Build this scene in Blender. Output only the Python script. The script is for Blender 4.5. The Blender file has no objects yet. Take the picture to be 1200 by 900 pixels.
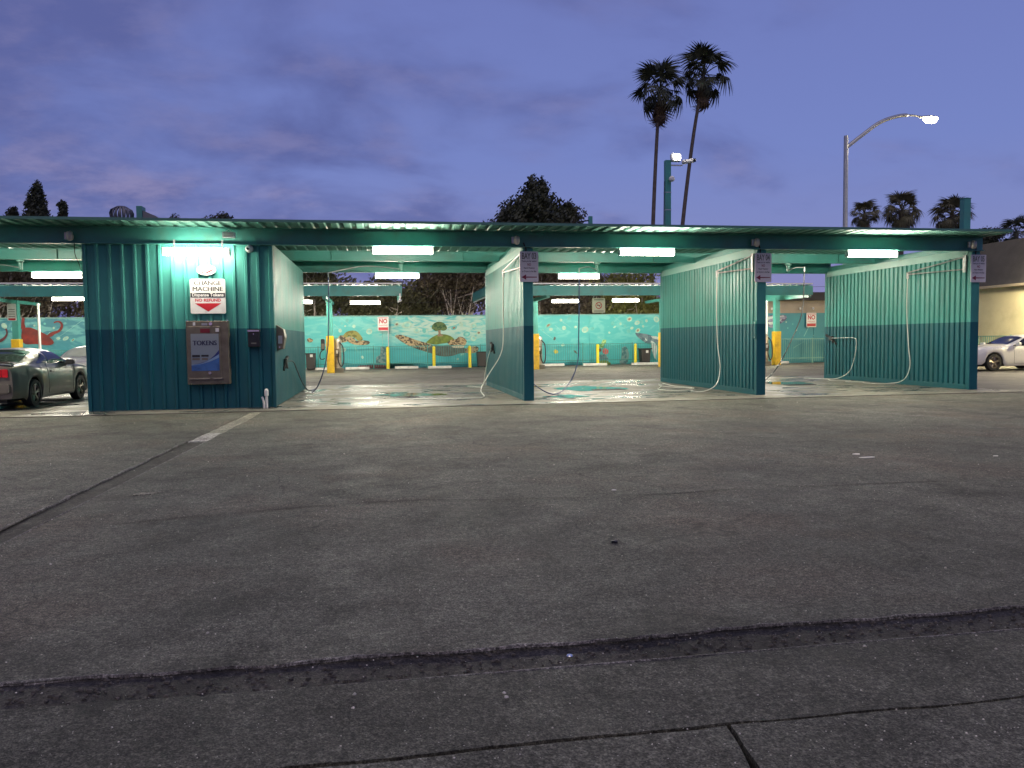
import bpy, math, random
from mathutils import Vector, Matrix, noise as mnoise
from math import sin, cos, pi, radians as rad

scene = bpy.context.scene
col = scene.collection

# ------------------------------------------------------------------ camera
cam_data = bpy.data.cameras.new('camera')
camera = bpy.data.objects.new('camera', cam_data)
col.objects.link(camera)
cam_data.sensor_width = 36.0
cam_data.lens = 906.03 / 1200.0 * 36.0
cam_data.clip_end = 2000.0
cam_data.clip_start = 0.05
YAW, PITCH, ROLL = rad(9.449), rad(3.226), rad(0.677)
fw = Vector((sin(YAW) * cos(PITCH), cos(YAW) * cos(PITCH), -sin(PITCH)))
rt0 = Vector((cos(YAW), -sin(YAW), 0.0))
up0 = rt0.cross(fw)
rt = rt0 * cos(ROLL) - up0 * sin(ROLL)
up = up0 * cos(ROLL) + rt0 * sin(ROLL)
camera.matrix_world = Matrix(((rt.x, up.x, -fw.x, 0.0), (rt.y, up.y, -fw.y, 0.0), (rt.z, up.z, -fw.z, 1.45), (0, 0, 0, 1)))
scene.camera = camera

# ------------------------------------------------------------------ exposure and sampling
vs = scene.view_settings
vs.view_transform = 'Standard'
vs.look = 'None'
vs.exposure = 0.0
vs.gamma = 1.0
scene.cycles.use_denoising = True
scene.cycles.max_bounces = 6
scene.cycles.diffuse_bounces = 3
scene.cycles.glossy_bounces = 3
scene.cycles.transmission_bounces = 4
scene.cycles.sample_clamp_indirect = 6.0
scene.cycles.sample_clamp_direct = 40.0
scene.cycles.caustics_reflective = False
scene.cycles.caustics_refractive = False

# ------------------------------------------------------------------ dusk sky
world = bpy.data.worlds.new('World')
scene.world = world
world.use_nodes = True
wt = world.node_tree
for n in list(wt.nodes):
    wt.nodes.remove(n)
def wn(kind, **kw):
    n = wt.nodes.new(kind)
    for k, v in kw.items():
        setattr(n, k, v)
    return n
def wl(a, b):
    wt.links.new(a, b)
def wmath(op, a, b=None, c=None, clamp=False):
    n = wn('ShaderNodeMath', operation=op, use_clamp=clamp)
    for i, v in enumerate((a, b, c)):
        if v is None:
            continue
        if isinstance(v, (int, float)):
            n.inputs[i].default_value = v
        else:
            wl(v, n.inputs[i])
    return n.outputs[0]
def wramp(fac, stops, interp='LINEAR'):
    n = wn('ShaderNodeValToRGB')
    cr = n.color_ramp
    cr.interpolation = interp
    while len(cr.elements) < len(stops):
        cr.elements.new(0.5)
    for e, (p, c) in zip(cr.elements, stops):
        e.position = p
        e.color = (c[0], c[1], c[2], 1) if isinstance(c, tuple) else (c, c, c, 1)
    wl(fac, n.inputs[0])
    return n.outputs[0]
def wmix(fac, a, b):
    n = wn('ShaderNodeMix', data_type='RGBA')
    for i, v in ((0, fac), (6, a), (7, b)):
        if isinstance(v, (int, float)):
            n.inputs[i].default_value = v
        elif isinstance(v, tuple):
            n.inputs[i].default_value = (*v, 1)
        else:
            wl(v, n.inputs[i])
    return n.outputs[2]
tc = wn('ShaderNodeTexCoord')
sep = wn('ShaderNodeSeparateXYZ')
wl(tc.outputs['Generated'], sep.inputs[0])
el = wmath('MAXIMUM', sep.outputs[2], 0.0)
nishita = wn('ShaderNodeTexSky', sky_type='NISHITA', sun_disc=False)
nishita.sun_elevation = rad(1.0)
nishita.sun_rotation = rad(200.0)
nishita.altitude = 20.0
clear = wramp(el, [(0.0, (0.235, 0.225, 0.47)), (0.10, (0.18, 0.222, 0.53)), (0.22, (0.152, 0.205, 0.54)), (0.42, (0.140, 0.175, 0.475)), (1.0, (0.10, 0.12, 0.33))])
clear = wmix(0.03, clear, nishita.outputs[0])
# cloud sheets: projected onto a flat layer overhead so they bunch towards the horizon
den = wmath('ADD', el, 0.34)
px = wmath('DIVIDE', sep.outputs[0], den)
py = wmath('DIVIDE', sep.outputs[1], den)
comb = wn('ShaderNodeCombineXYZ')
wl(px, comb.inputs[0]); wl(py, comb.inputs[1])
mp = wn('ShaderNodeMapping')
mp.inputs['Scale'].default_value = (1.0, 1.35, 1.0)
mp.inputs['Location'].default_value = (3.1, 1.7, 0.0)
wl(comb.outputs[0], mp.inputs[0])
n1 = wn('ShaderNodeTexNoise')
n1.inputs['Scale'].default_value = 2.1
n1.inputs['Detail'].default_value = 6.0
n1.inputs['Roughness'].default_value = 0.52
n1.inputs['Distortion'].default_value = 0.35
wl(mp.outputs[0], n1.inputs['Vector'])
n2 = wn('ShaderNodeTexNoise')
n2.inputs['Scale'].default_value = 4.2
n2.inputs['Detail'].default_value = 6.0
n2.inputs['Roughness'].default_value = 0.6
wl(mp.outputs[0], n2.inputs['Vector'])
# the cloud deck thins out from the west (left) to the east
side = wmath('MULTIPLY_ADD', sep.outputs[0], -0.26, 0.03)
cov = wmath('ADD', n1.outputs[0], side)
cloud = wramp(cov, [(0.41, 0.0), (0.70, 1.0)], 'EASE')
lit = wramp(n2.outputs[0], [(0.42, 0.0), (0.70, 1.0)], 'EASE')
lowlit = wramp(el, [(0.15, 1.0), (0.23, 0.40), (1.0, 0.15)])
litf = wmath('MULTIPLY', lit, lowlit)
ccol = wmix(litf, (0.094, 0.112, 0.305), (0.32, 0.28, 0.46))
cfac = wmath('MULTIPLY', cloud, 0.80)
sky = wmix(cfac, clear, ccol)
bg = wn('ShaderNodeBackground')
bg.inputs['Strength'].default_value = 1.0
wl(sky, bg.inputs['Color'])
wout = wn('ShaderNodeOutputWorld')
wl(bg.outputs[0], wout.inputs['Surface'])

# faint afterglow from the cloud deck behind the viewer
sun_data = bpy.data.lights.new('sun', 'SUN')
sun_data.energy = 0.82
sun_data.angle = rad(60.0)
sun_data.color = (1.0, 0.81, 0.58)
sun = bpy.data.objects.new('sun', sun_data)
sun.rotation_euler = (rad(38.0), 0.0, rad(-20.0))
sun.location = (0, -10, 30)
col.objects.link(sun)

# ------------------------------------------------------------------ materials
def mat(name, base, rough=0.6, metal=0.0, var=0.12, vscale=3.0, detail=6.0, bump=0.0, bscale=60.0, spec=0.5, dirt=None, dirt_amt=0.0, dirt_scale=1.2, emit=None, estr=0.0, alpha=None, trans=0.0, coat=0.0, streak=None, band=None):
    """procedural paint / plaster / metal: base colour with noise variation, dirt and fine relief"""
    m = bpy.data.materials.new(name)
    m.use_nodes = True
    t = m.node_tree
    b = t.nodes['Principled BSDF']
    b.inputs['Roughness'].default_value = rough
    b.inputs['Metallic'].default_value = metal
    b.inputs['Specular IOR Level'].default_value = spec
    if coat:
        b.inputs['Coat Weight'].default_value = coat
        b.inputs['Coat Roughness'].default_value = 0.05
    if trans:
        b.inputs['Transmission Weight'].default_value = trans
    if emit:
        b.inputs['Emission Color'].default_value = (*emit, 1)
        b.inputs['Emission Strength'].default_value = estr
    g = t.nodes.new('ShaderNodeNewGeometry')
    def tn(scale, det=6.0, ro=0.55, stretch=None):
        n = t.nodes.new('ShaderNodeTexNoise')
        n.inputs['Scale'].default_value = scale
        n.inputs['Detail'].default_value = det
        n.inputs['Roughness'].default_value = ro
        if stretch:
            q = t.nodes.new('ShaderNodeMapping')
            q.inputs['Scale'].default_value = stretch
            t.links.new(g.outputs['Position'], q.inputs[0])
            t.links.new(q.outputs[0], n.inputs['Vector'])
        else:
            t.links.new(g.outputs['Position'], n.inputs['Vector'])
        return n.outputs[0]
    def mx(f, a, c):
        n = t.nodes.new('ShaderNodeMix'); n.data_type = 'RGBA'
        for i, v in ((0, f), (6, a), (7, c)):
            if isinstance(v, (int, float)): n.inputs[i].default_value = v
            elif isinstance(v, tuple): n.inputs[i].default_value = (*v, 1)
            else: t.links.new(v, n.inputs[i])
        return n.outputs[2]
    def rp(f, lo, hi):
        n = t.nodes.new('ShaderNodeMapRange'); n.clamp = True
        n.inputs[1].default_value = lo; n.inputs[2].default_value = hi
        t.links.new(f, n.inputs[0])
        return n.outputs[0]
    def scaled(c, k): return tuple(min(1.0, x * k) for x in c)
    f = rp(tn(vscale, detail), 0.3, 0.7)
    c = mx(f, scaled(base, 1 - var), scaled(base, 1 + var))
    if band:
        zcut, base2 = band
        c2 = mx(f, scaled(base2, 1 - var), scaled(base2, 1 + var))
        s = t.nodes.new('ShaderNodeSeparateXYZ'); t.links.new(g.outputs['Position'], s.inputs[0])
        c = mx(rp(s.outputs[2], zcut - 0.003, zcut + 0.003), c2, c)
    if dirt:
        df = rp(tn(dirt_scale, 8.0, 0.65, streak), 0.48, 0.72)
        n = t.nodes.new('ShaderNodeMath'); n.operation = 'MULTIPLY'; n.inputs[1].default_value = dirt_amt
        t.links.new(df, n.inputs[0])
        c = mx(n.outputs[0], c, dirt)
    t.links.new(c, b.inputs['Base Color'])
    rr = t.nodes.new('ShaderNodeMapRange')
    rr.inputs[3].default_value = max(0.02, rough - 0.08); rr.inputs[4].default_value = min(1.0, rough + 0.08)
    t.links.new(f, rr.inputs[0]); t.links.new(rr.outputs[0], b.inputs['Roughness'])
    if bump:
        bn = t.nodes.new('ShaderNodeBump')
        bn.inputs['Strength'].default_value = bump
        bn.inputs['Distance'].default_value = 0.01
        t.links.new(tn(bscale, 4.0), bn.inputs['Height'])
        t.links.new(bn.outputs[0], b.inputs['Normal'])
    return m

TEAL = (0.058, 0.272, 0.238)
TEALLOW = (0.012, 0.100, 0.122)
GRIME = (0.05, 0.06, 0.05)
M = {}
M['teal'] = mat('teal_paint', TEAL, 0.42, var=0.10, vscale=1.5, dirt=(0.09, 0.15, 0.12), dirt_amt=0.5, dirt_scale=2.0)
M['twotone'] = mat('two_tone_wall_paint', TEAL, 0.46, var=0.10, vscale=1.2, dirt=(0.04, 0.11, 0.10), dirt_amt=0.45, dirt_scale=1.6, spec=0.22, streak=(3.0, 3.0, 0.35), band=(1.79, TEALLOW))
M['teal_pale'] = mat('pale_teal_paint', (0.17, 0.37, 0.32), 0.45, var=0.08)
M['teal_dark'] = mat('dark_teal_paint', (0.018, 0.10, 0.11), 0.45, var=0.12)
M['roofing'] = mat('roof_sheet_paint', (0.070, 0.195, 0.158), 0.45, var=0.14, vscale=1.0, dirt=(0.05, 0.11, 0.09), dirt_amt=0.6, dirt_scale=1.1, streak=(2.0, 0.5, 1.0))
M['white'] = mat('white_paint', (0.72, 0.71, 0.68), 0.45, var=0.06)
M['whiteplastic'] = mat('white_plastic', (0.66, 0.65, 0.62), 0.4, var=0.05)
M['signwhite'] = mat('sign_white', (0.70, 0.69, 0.66), 0.35, var=0.05, vscale=6, dirt=(0.35, 0.33, 0.28), dirt_amt=0.35, dirt_scale=5)
M['signlilac'] = mat('sign_pale_lilac', (0.66, 0.62, 0.62), 0.4, var=0.05, vscale=6)
M['black'] = mat('black_paint', (0.012, 0.012, 0.014), 0.4, var=0.2)
M['blackrubber'] = mat('black_rubber', (0.014, 0.014, 0.014), 0.7, var=0.2, vscale=8)
M['ink'] = mat('dark_ink', (0.015, 0.015, 0.02), 0.5, var=0.1)
M['inkgrey'] = mat('grey_ink', (0.16, 0.16, 0.13), 0.5, var=0.1)
M['inkred'] = mat('red_ink', (0.48, 0.012, 0.022), 0.5, var=0.1)
M['inkmaroon'] = mat('maroon_ink', (0.20, 0.008, 0.03), 0.5, var=0.1)
M['inknavy'] = mat('navy_ink', (0.015, 0.02, 0.06), 0.5, var=0.1)
M['steel'] = mat('brushed_steel', (0.42, 0.37, 0.31), 0.38, metal=0.85, var=0.18, vscale=7, dirt=(0.12, 0.09, 0.06), dirt_amt=0.5, dirt_scale=4)
M['steel_dark'] = mat('dull_brown_steel', (0.155, 0.132, 0.098), 0.45, metal=0.3, var=0.2, vscale=6, dirt=(0.10, 0.07, 0.04), dirt_amt=0.5, dirt_scale=5)
M['galv'] = mat('galvanised_steel', (0.42, 0.43, 0.44), 0.40, metal=0.7, var=0.15, vscale=10)
M['chrome'] = mat('chrome', (0.75, 0.75, 0.75), 0.12, metal=1.0, var=0.03)
M['yellow'] = mat('safety_yellow', (0.70, 0.42, 0.015), 0.45, var=0.12, vscale=4, dirt=(0.16, 0.10, 0.03), dirt_amt=0.55, dirt_scale=3.5)
M['lemon'] = mat('lemon_yellow', (0.80, 0.66, 0.03), 0.45, var=0.1, vscale=4, dirt=(0.3, 0.24, 0.06), dirt_amt=0.4, dirt_scale=4)
M['hose_white'] = mat('white_hose_rubber', (0.66, 0.66, 0.60), 0.45, var=0.1, vscale=5, dirt=(0.3, 0.29, 0.24), dirt_amt=0.4, dirt_scale=5)
M['hose_blue'] = mat('navy_hose_rubber', (0.03, 0.045, 0.12), 0.45, var=0.15)
M['hose_black'] = mat('black_hose_rubber', (0.015, 0.016, 0.02), 0.4, var=0.15)
M['kerbwhite'] = mat('white_concrete', (0.62, 0.60, 0.55), 0.75, var=0.15, vscale=5, dirt=(0.22, 0.2, 0.17), dirt_amt=0.5, dirt_scale=4, bump=0.3)
M['beige'] = mat('beige_stucco', (0.52, 0.47, 0.31), 0.85, var=0.10, vscale=0.9, dirt=(0.30, 0.25, 0.15), dirt_amt=0.5, dirt_scale=0.8, bump=0.4, bscale=40)
M['shingle'] = mat('dark_shingle', (0.045, 0.043, 0.048), 0.85, var=0.25, vscale=2.5, bump=0.6, bscale=18)
M['tan'] = mat('tan_fascia', (0.34, 0.29, 0.22), 0.8, var=0.12, vscale=1.5)
M['tealwall'] = mat('teal_wall_paint', (0.05, 0.26, 0.30), 0.6, var=0.10, vscale=1.3)
M['tube'] = mat('lit_tube', (0.9, 0.9, 0.85), 0.4, var=0.0, emit=(1.0, 0.915, 0.74), estr=330.0)
M['tube_dim'] = mat('lit_dim_tube', (0.9, 0.9, 0.85), 0.4, var=0.0, emit=(1.0, 0.92, 0.74), estr=105.0)
M['streetlens'] = mat('lit_street_lens', (0.9, 0.9, 0.8), 0.4, var=0.0, emit=(1.0, 0.83, 0.52), estr=420.0)
M['floodlens'] = mat('lit_flood_lens', (0.9, 0.9, 0.9), 0.4, var=0.0, emit=(1.0, 0.95, 0.85), estr=60.0)
M['packlens'] = mat('lit_wall_pack_lens', (0.9, 0.9, 0.8), 0.4, var=0.0, emit=(1.0, 0.86, 0.52), estr=2500.0)
M['drain'] = mat('cast_iron', (0.03, 0.03, 0.032), 0.5, metal=0.6, var=0.2)
M['water'] = mat('puddle_water', (0.02, 0.035, 0.03), 0.04, var=0.0, spec=0.6)
M['bark'] = mat('pale_bark', (0.46, 0.40, 0.32), 0.85, var=0.3, vscale=4, bump=0.4, bscale=12)
M['barkdark'] = mat('dark_bark', (0.075, 0.055, 0.042), 0.9, var=0.3, vscale=3, bump=0.5, bscale=14)
M['palmtrunk'] = mat('palm_trunk', (0.105, 0.088, 0.082), 0.9, var=0.3, vscale=2.5, bump=0.5, bscale=6)

def leaf_mat(name, a, b, scale=1.5):
    m = bpy.data.materials.new(name)
    m.use_nodes = True
    t = m.node_tree
    p = t.nodes['Principled BSDF']
    p.inputs['Roughness'].default_value = 0.65
    g = t.nodes.new('ShaderNodeNewGeometry')
    n = t.nodes.new('ShaderNodeTexNoise'); n.inputs['Scale'].default_value = scale; n.inputs['Detail'].default_value = 3
    t.links.new(g.outputs['Position'], n.inputs['Vector'])
    ad = t.nodes.new('ShaderNodeMath'); ad.operation = 'MULTIPLY_ADD'; ad.inputs[1].default_value = 0.5; 
    t.links.new(g.outputs['Random Per Island'], ad.inputs[0])
    sb = t.nodes.new('ShaderNodeMath'); sb.operation = 'SUBTRACT'; sb.inputs[1].default_value = 0.25
    t.links.new(n.outputs[0], sb.inputs[0]); t.links.new(sb.outputs[0], ad.inputs[2])
    x = t.nodes.new('ShaderNodeMix'); x.data_type = 'RGBA'
    x.inputs[6].default_value = (*a, 1); x.inputs[7].default_value = (*b, 1)
    t.links.new(ad.outputs[0], x.inputs[0])
    t.links.new(x.outputs[2], p.inputs['Base Color'])
    p.inputs['Subsurface Weight'].default_value = 0.0
    return m
M['leaf'] = leaf_mat('olive_foliage', (0.040, 0.044, 0.018), (0.135, 0.125, 0.055))
M['leafdry'] = leaf_mat('brownish_foliage', (0.055, 0.045, 0.026), (0.150, 0.120, 0.072))
M['leafyellow'] = leaf_mat('yellow_green_foliage', (0.10, 0.11, 0.02), (0.26, 0.25, 0.06))
M['leafdark'] = leaf_mat('dark_foliage', (0.018, 0.024, 0.014), (0.060, 0.066, 0.036))
M['frond'] = leaf_mat('palm_frond', (0.020, 0.028, 0.016), (0.060, 0.070, 0.038))
M['frondlow'] = leaf_mat('low_palm_frond', (0.06, 0.065, 0.035), (0.15, 0.14, 0.08))
M['deadfrond'] = leaf_mat('dead_palm_frond', (0.06, 0.04, 0.028), (0.14, 0.095, 0.065))

def carpaint(name, base, rough=0.28):
    return mat(name, base, 0.38, metal=0.25, var=0.04, vscale=3, coat=0.5)
M['paint_grey'] = carpaint('warm_grey_car_paint', (0.135, 0.122, 0.104))
M['paint_white'] = mat('white_car_paint', (0.72, 0.71, 0.66), 0.3, var=0.03, coat=0.6)
M['paint_silver'] = carpaint('silver_car_paint', (0.30, 0.29, 0.26))
M['glassdark'] = mat('dark_tinted_glass', (0.012, 0.014, 0.014), 0.06, var=0.05, spec=0.8)
M['glass_reflection'] = mat('windscreen_painted_reflection', (0.30, 0.33, 0.24), 0.15, var=0.15, vscale=2.0, spec=0.8)  # pale reflection put into the base colour of the glass
M['taillight'] = mat('red_tail_lens', (0.42, 0.012, 0.02), 0.15, var=0.1, vscale=12, coat=0.5)
M['headlens'] = mat('clear_lamp_lens', (0.5, 0.5, 0.5), 0.1, var=0.1, coat=0.5)

# --- ground materials
def asphalt(name, lo, hi, chips=True, red=0.0):
    m = bpy.data.materials.new(name)
    m.use_nodes = True
    t = m.node_tree
    b = t.nodes['Principled BSDF']
    b.inputs['Specular IOR Level'].default_value = 0.35
    g = t.nodes.new('ShaderNodeNewGeometry')
    P = g.outputs['Position']
    def tex(kind, scale, **kw):
        n = t.nodes.new(kind)
        n.inputs['Scale'].default_value = scale
        for k, v in kw.items():
            n.inputs[k].default_value = v
        t.links.new(P, n.inputs['Vector'])
        return n
    def mr(f, a, c, d=0.0, e=1.0):
        n = t.nodes.new('ShaderNodeMapRange'); n.clamp = True
        for i, v in ((1, a), (2, c), (3, d), (4, e)): n.inputs[i].default_value = v
        t.links.new(f, n.inputs[0]); return n.outputs[0]
    def mth(op, a, c):
        n = t.nodes.new('ShaderNodeMath'); n.operation = op
        for i, v in ((0, a), (1, c)):
            if isinstance(v, (int, float)): n.inputs[i].default_value = v
            else: t.links.new(v, n.inputs[i])
        return n.outputs[0]
    def mx(f, a, c, blend='MIX'):
        n = t.nodes.new('ShaderNodeMix'); n.data_type = 'RGBA'; n.blend_type = blend
        for i, v in ((0, f), (6, a), (7, c)):
            if isinstance(v, (int, float)): n.inputs[i].default_value = v
            elif isinstance(v, tuple): n.inputs[i].default_value = (*v, 1)
            else: t.links.new(v, n.inputs[i])
        return n.outputs[2]
    big = tex('ShaderNodeTexNoise', 0.35, Detail=4.0, Roughness=0.6)
    mid = tex('ShaderNodeTexNoise', 2.2, Detail=5.0, Roughness=0.65)
    oil = tex('ShaderNodeTexNoise', 0.9, Detail=5.0, Roughness=0.6, Distortion=0.8)
    grain = tex('ShaderNodeTexVoronoi', 150.0)
    fine = tex('ShaderNodeTexNoise', 320.0, Detail=2.0)
    c = mx(mr(big.outputs[0], 0.32, 0.68), lo, hi)
    c = mx(mr(mid.outputs[0], 0.30, 0.72, 0.0, 0.55), c, tuple(x * 0.62 for x in lo))
    c = mx(mr(oil.outputs[0], 0.50, 0.66, 0.0, 0.62), c, tuple(x * 0.42 for x in lo))
    dv = tex('ShaderNodeTexVoronoi', 2.3)
    dsep = t.nodes.new('ShaderNodeSeparateColor'); t.links.new(dv.outputs['Color'], dsep.inputs[0])
    drip = mth('MULTIPLY', mr(dsep.outputs[2], 0.80, 0.81), mr(mth('ADD', dv.outputs['Distance'], mth('MULTIPLY', mid.outputs[0], 0.16)), 0.10, 0.22, 0.55, 0.0))
    c = mx(drip, c, tuple(x * 0.35 for x in lo))
    if red:
        rn = tex('ShaderNodeTexNoise', 0.55, Detail=3.0)
        c = mx(mr(rn.outputs[0], 0.5, 0.7, 0.0, red), c, (hi[0] * 1.0, hi[1] * 0.78, hi[2] * 0.72))
    sc = t.nodes.new('ShaderNodeSeparateColor'); t.links.new(grain.outputs['Color'], sc.inputs[0])
    agg = mr(sc.outputs[0], 0.0, 1.0, 0.45, 1.60)
    for scale_, lo_, hi_, a_, b_ in ((85.0, 0.34, 0.66, 0.38, 1.66), (34.0, 0.36, 0.64, 0.52, 1.50), (11.0, 0.36, 0.64, 0.76, 1.24)):
        gn = tex('ShaderNodeTexNoise', scale_, Detail=3.0, Roughness=0.7)
        agg = mth('MULTIPLY', agg, mr(gn.outputs[0], lo_, hi_, a_, b_))
    cm = t.nodes.new('ShaderNodeCombineColor')
    for i in range(3): t.links.new(agg, cm.inputs[i])
    c = mx(1.0, c, cm.outputs[0], 'MULTIPLY')
    if chips:
        wob = tex('ShaderNodeTexNoise', 1.6, Detail=5.0)
        va = t.nodes.new('ShaderNodeVectorMath'); va.operation = 'MULTIPLY_ADD'; va.inputs[1].default_value = (0.9, 0.9, 0.0)
        t.links.new(wob.outputs['Color'], va.inputs[0]); t.links.new(P, va.inputs[2])
        cv = t.nodes.new('ShaderNodeTexVoronoi'); cv.feature = 'DISTANCE_TO_EDGE'; cv.inputs['Scale'].default_value = 0.42
        t.links.new(va.outputs[0], cv.inputs['Vector'])
        line = mr(cv.outputs['Distance'], 0.0015, 0.0045, 1.0, 0.0)
        where = mr(big.outputs[0], 0.44, 0.58, 0.75, 0.0)
        c = mx(mth('MULTIPLY', line, where), c, tuple(x * 0.30 for x in lo))
        for scale, thr, d0_, d1_ in ((75.0, 0.960, 0.09, 0.20), (34.0, 0.980, 0.04, 0.10)):
            v = tex('ShaderNodeTexVoronoi', scale)
            s2 = t.nodes.new('ShaderNodeSeparateColor'); t.links.new(v.outputs['Color'], s2.inputs[0])
            pick = mr(s2.outputs[1], thr, thr + 0.004)
            dot = mr(v.outputs['Distance'], d0_, d1_, 1.0, 0.0)
            c = mx(mth('MULTIPLY', pick, dot), c, (0.78, 0.74, 0.65))
    t.links.new(c, b.inputs['Base Color'])
    t.links.new(mr(mid.outputs[0], 0.3, 0.7, 0.72, 0.92), b.inputs['Roughness'])
    bp = t.nodes.new('ShaderNodeBump'); bp.inputs['Strength'].default_value = 0.55; bp.inputs['Distance'].default_value = 0.006
    hgt = mth('ADD', grain.outputs['Distance'], mth('MULTIPLY', fine.outputs[0], 0.6))
    t.links.new(hgt, bp.inputs['Height']); t.links.new(bp.outputs[0], b.inputs['Normal'])
    return m
M['asphalt'] = asphalt('lot_asphalt', (0.072, 0.0695, 0.053), (0.140, 0.135, 0.104), red=0.5)
M['asphalt_front'] = asphalt('front_asphalt', (0.056, 0.054, 0.041), (0.110, 0.106, 0.081))
M['asphalt_dark'] = asphalt('trench_asphalt', (0.038, 0.034, 0.027), (0.072, 0.064, 0.050))
M['asphalt_edge'] = asphalt('crumbled_edge', (0.14, 0.13, 0.115), (0.22, 0.20, 0.18), chips=False)
M['walk'] = asphalt('kerb_slab_concrete', (0.072, 0.0695, 0.053), (0.136, 0.131, 0.101))
M['patchcon'] = asphalt('trench_concrete', (0.20, 0.185, 0.14), (0.30, 0.28, 0.22))
M['patchwhite'] = asphalt('white_trench_block', (0.42, 0.40, 0.34), (0.55, 0.52, 0.46), chips=False)

def slab_mat(name, wet=True):
    m = bpy.data.materials.new(name)
    m.use_nodes = True
    t = m.node_tree
    b = t.nodes['Principled BSDF']
    g = t.nodes.new('ShaderNodeNewGeometry')
    P = g.outputs['Position']
    def tn(scale, det=6.0, ro=0.6, dist=0.0, stretch=None):
        n = t.nodes.new('ShaderNodeTexNoise')
        n.inputs['Scale'].default_value = scale; n.inputs['Detail'].default_value = det
        n.inputs['Roughness'].default_value = ro; n.inputs['Distortion'].default_value = dist
        if stretch:
            q = t.nodes.new('ShaderNodeMapping'); q.inputs['Scale'].default_value = stretch
            t.links.new(P, q.inputs[0]); t.links.new(q.outputs[0], n.inputs['Vector'])
        else:
            t.links.new(P, n.inputs['Vector'])
        return n.outputs[0]
    def mr(f, a, c, d=0.0, e=1.0):
        n = t.nodes.new('ShaderNodeMapRange'); n.clamp = True
        for i, v in ((1, a), (2, c), (3, d), (4, e)): n.inputs[i].default_value = v
        t.links.new(f, n.inputs[0]); return n.outputs[0]
    def mx(f, a, c):
        n = t.nodes.new('ShaderNodeMix'); n.data_type = 'RGBA'
        for i, v in ((0, f), (6, a), (7, c)):
            if isinstance(v, (int, float)): n.inputs[i].default_value = v
            elif isinstance(v, tuple): n.inputs[i].default_value = (*v, 1)
            else: t.links.new(v, n.inputs[i])
        return n.outputs[2]
    c = mx(mr(tn(0.8, 8.0), 0.3, 0.7), (0.135, 0.124, 0.098), (0.245, 0.228, 0.182))
    c = mx(mr(tn(5.0, 6.0), 0.35, 0.75, 0.0, 0.5), c, (0.095, 0.086, 0.068))
    if wet:
        wv = mr(tn(0.75, 7.0, 0.62, 0.6, (0.75, 1.5, 1.0)), 0.46, 0.60)
        c = mx(wv, c, (0.085, 0.080, 0.066))
        t.links.new(mr(wv, 0.0, 1.0, 0.68, 0.20), b.inputs['Roughness'])
    else:
        b.inputs['Roughness'].default_value = 0.75
    t.links.new(c, b.inputs['Base Color'])
    bp = t.nodes.new('ShaderNodeBump'); bp.inputs['Strength'].default_value = 0.25; bp.inputs['Distance'].default_value = 0.006
    t.links.new(tn(45.0, 5.0), bp.inputs['Height']); t.links.new(bp.outputs[0], b.inputs['Normal'])
    return m
M['slab'] = slab_mat('wash_bay_concrete', True)
M['apron'] = slab_mat('dry_apron_concrete', False)
M['backlot'] = asphalt('back_lot_asphalt', (0.12, 0.112, 0.088), (0.20, 0.186, 0.148))

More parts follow.
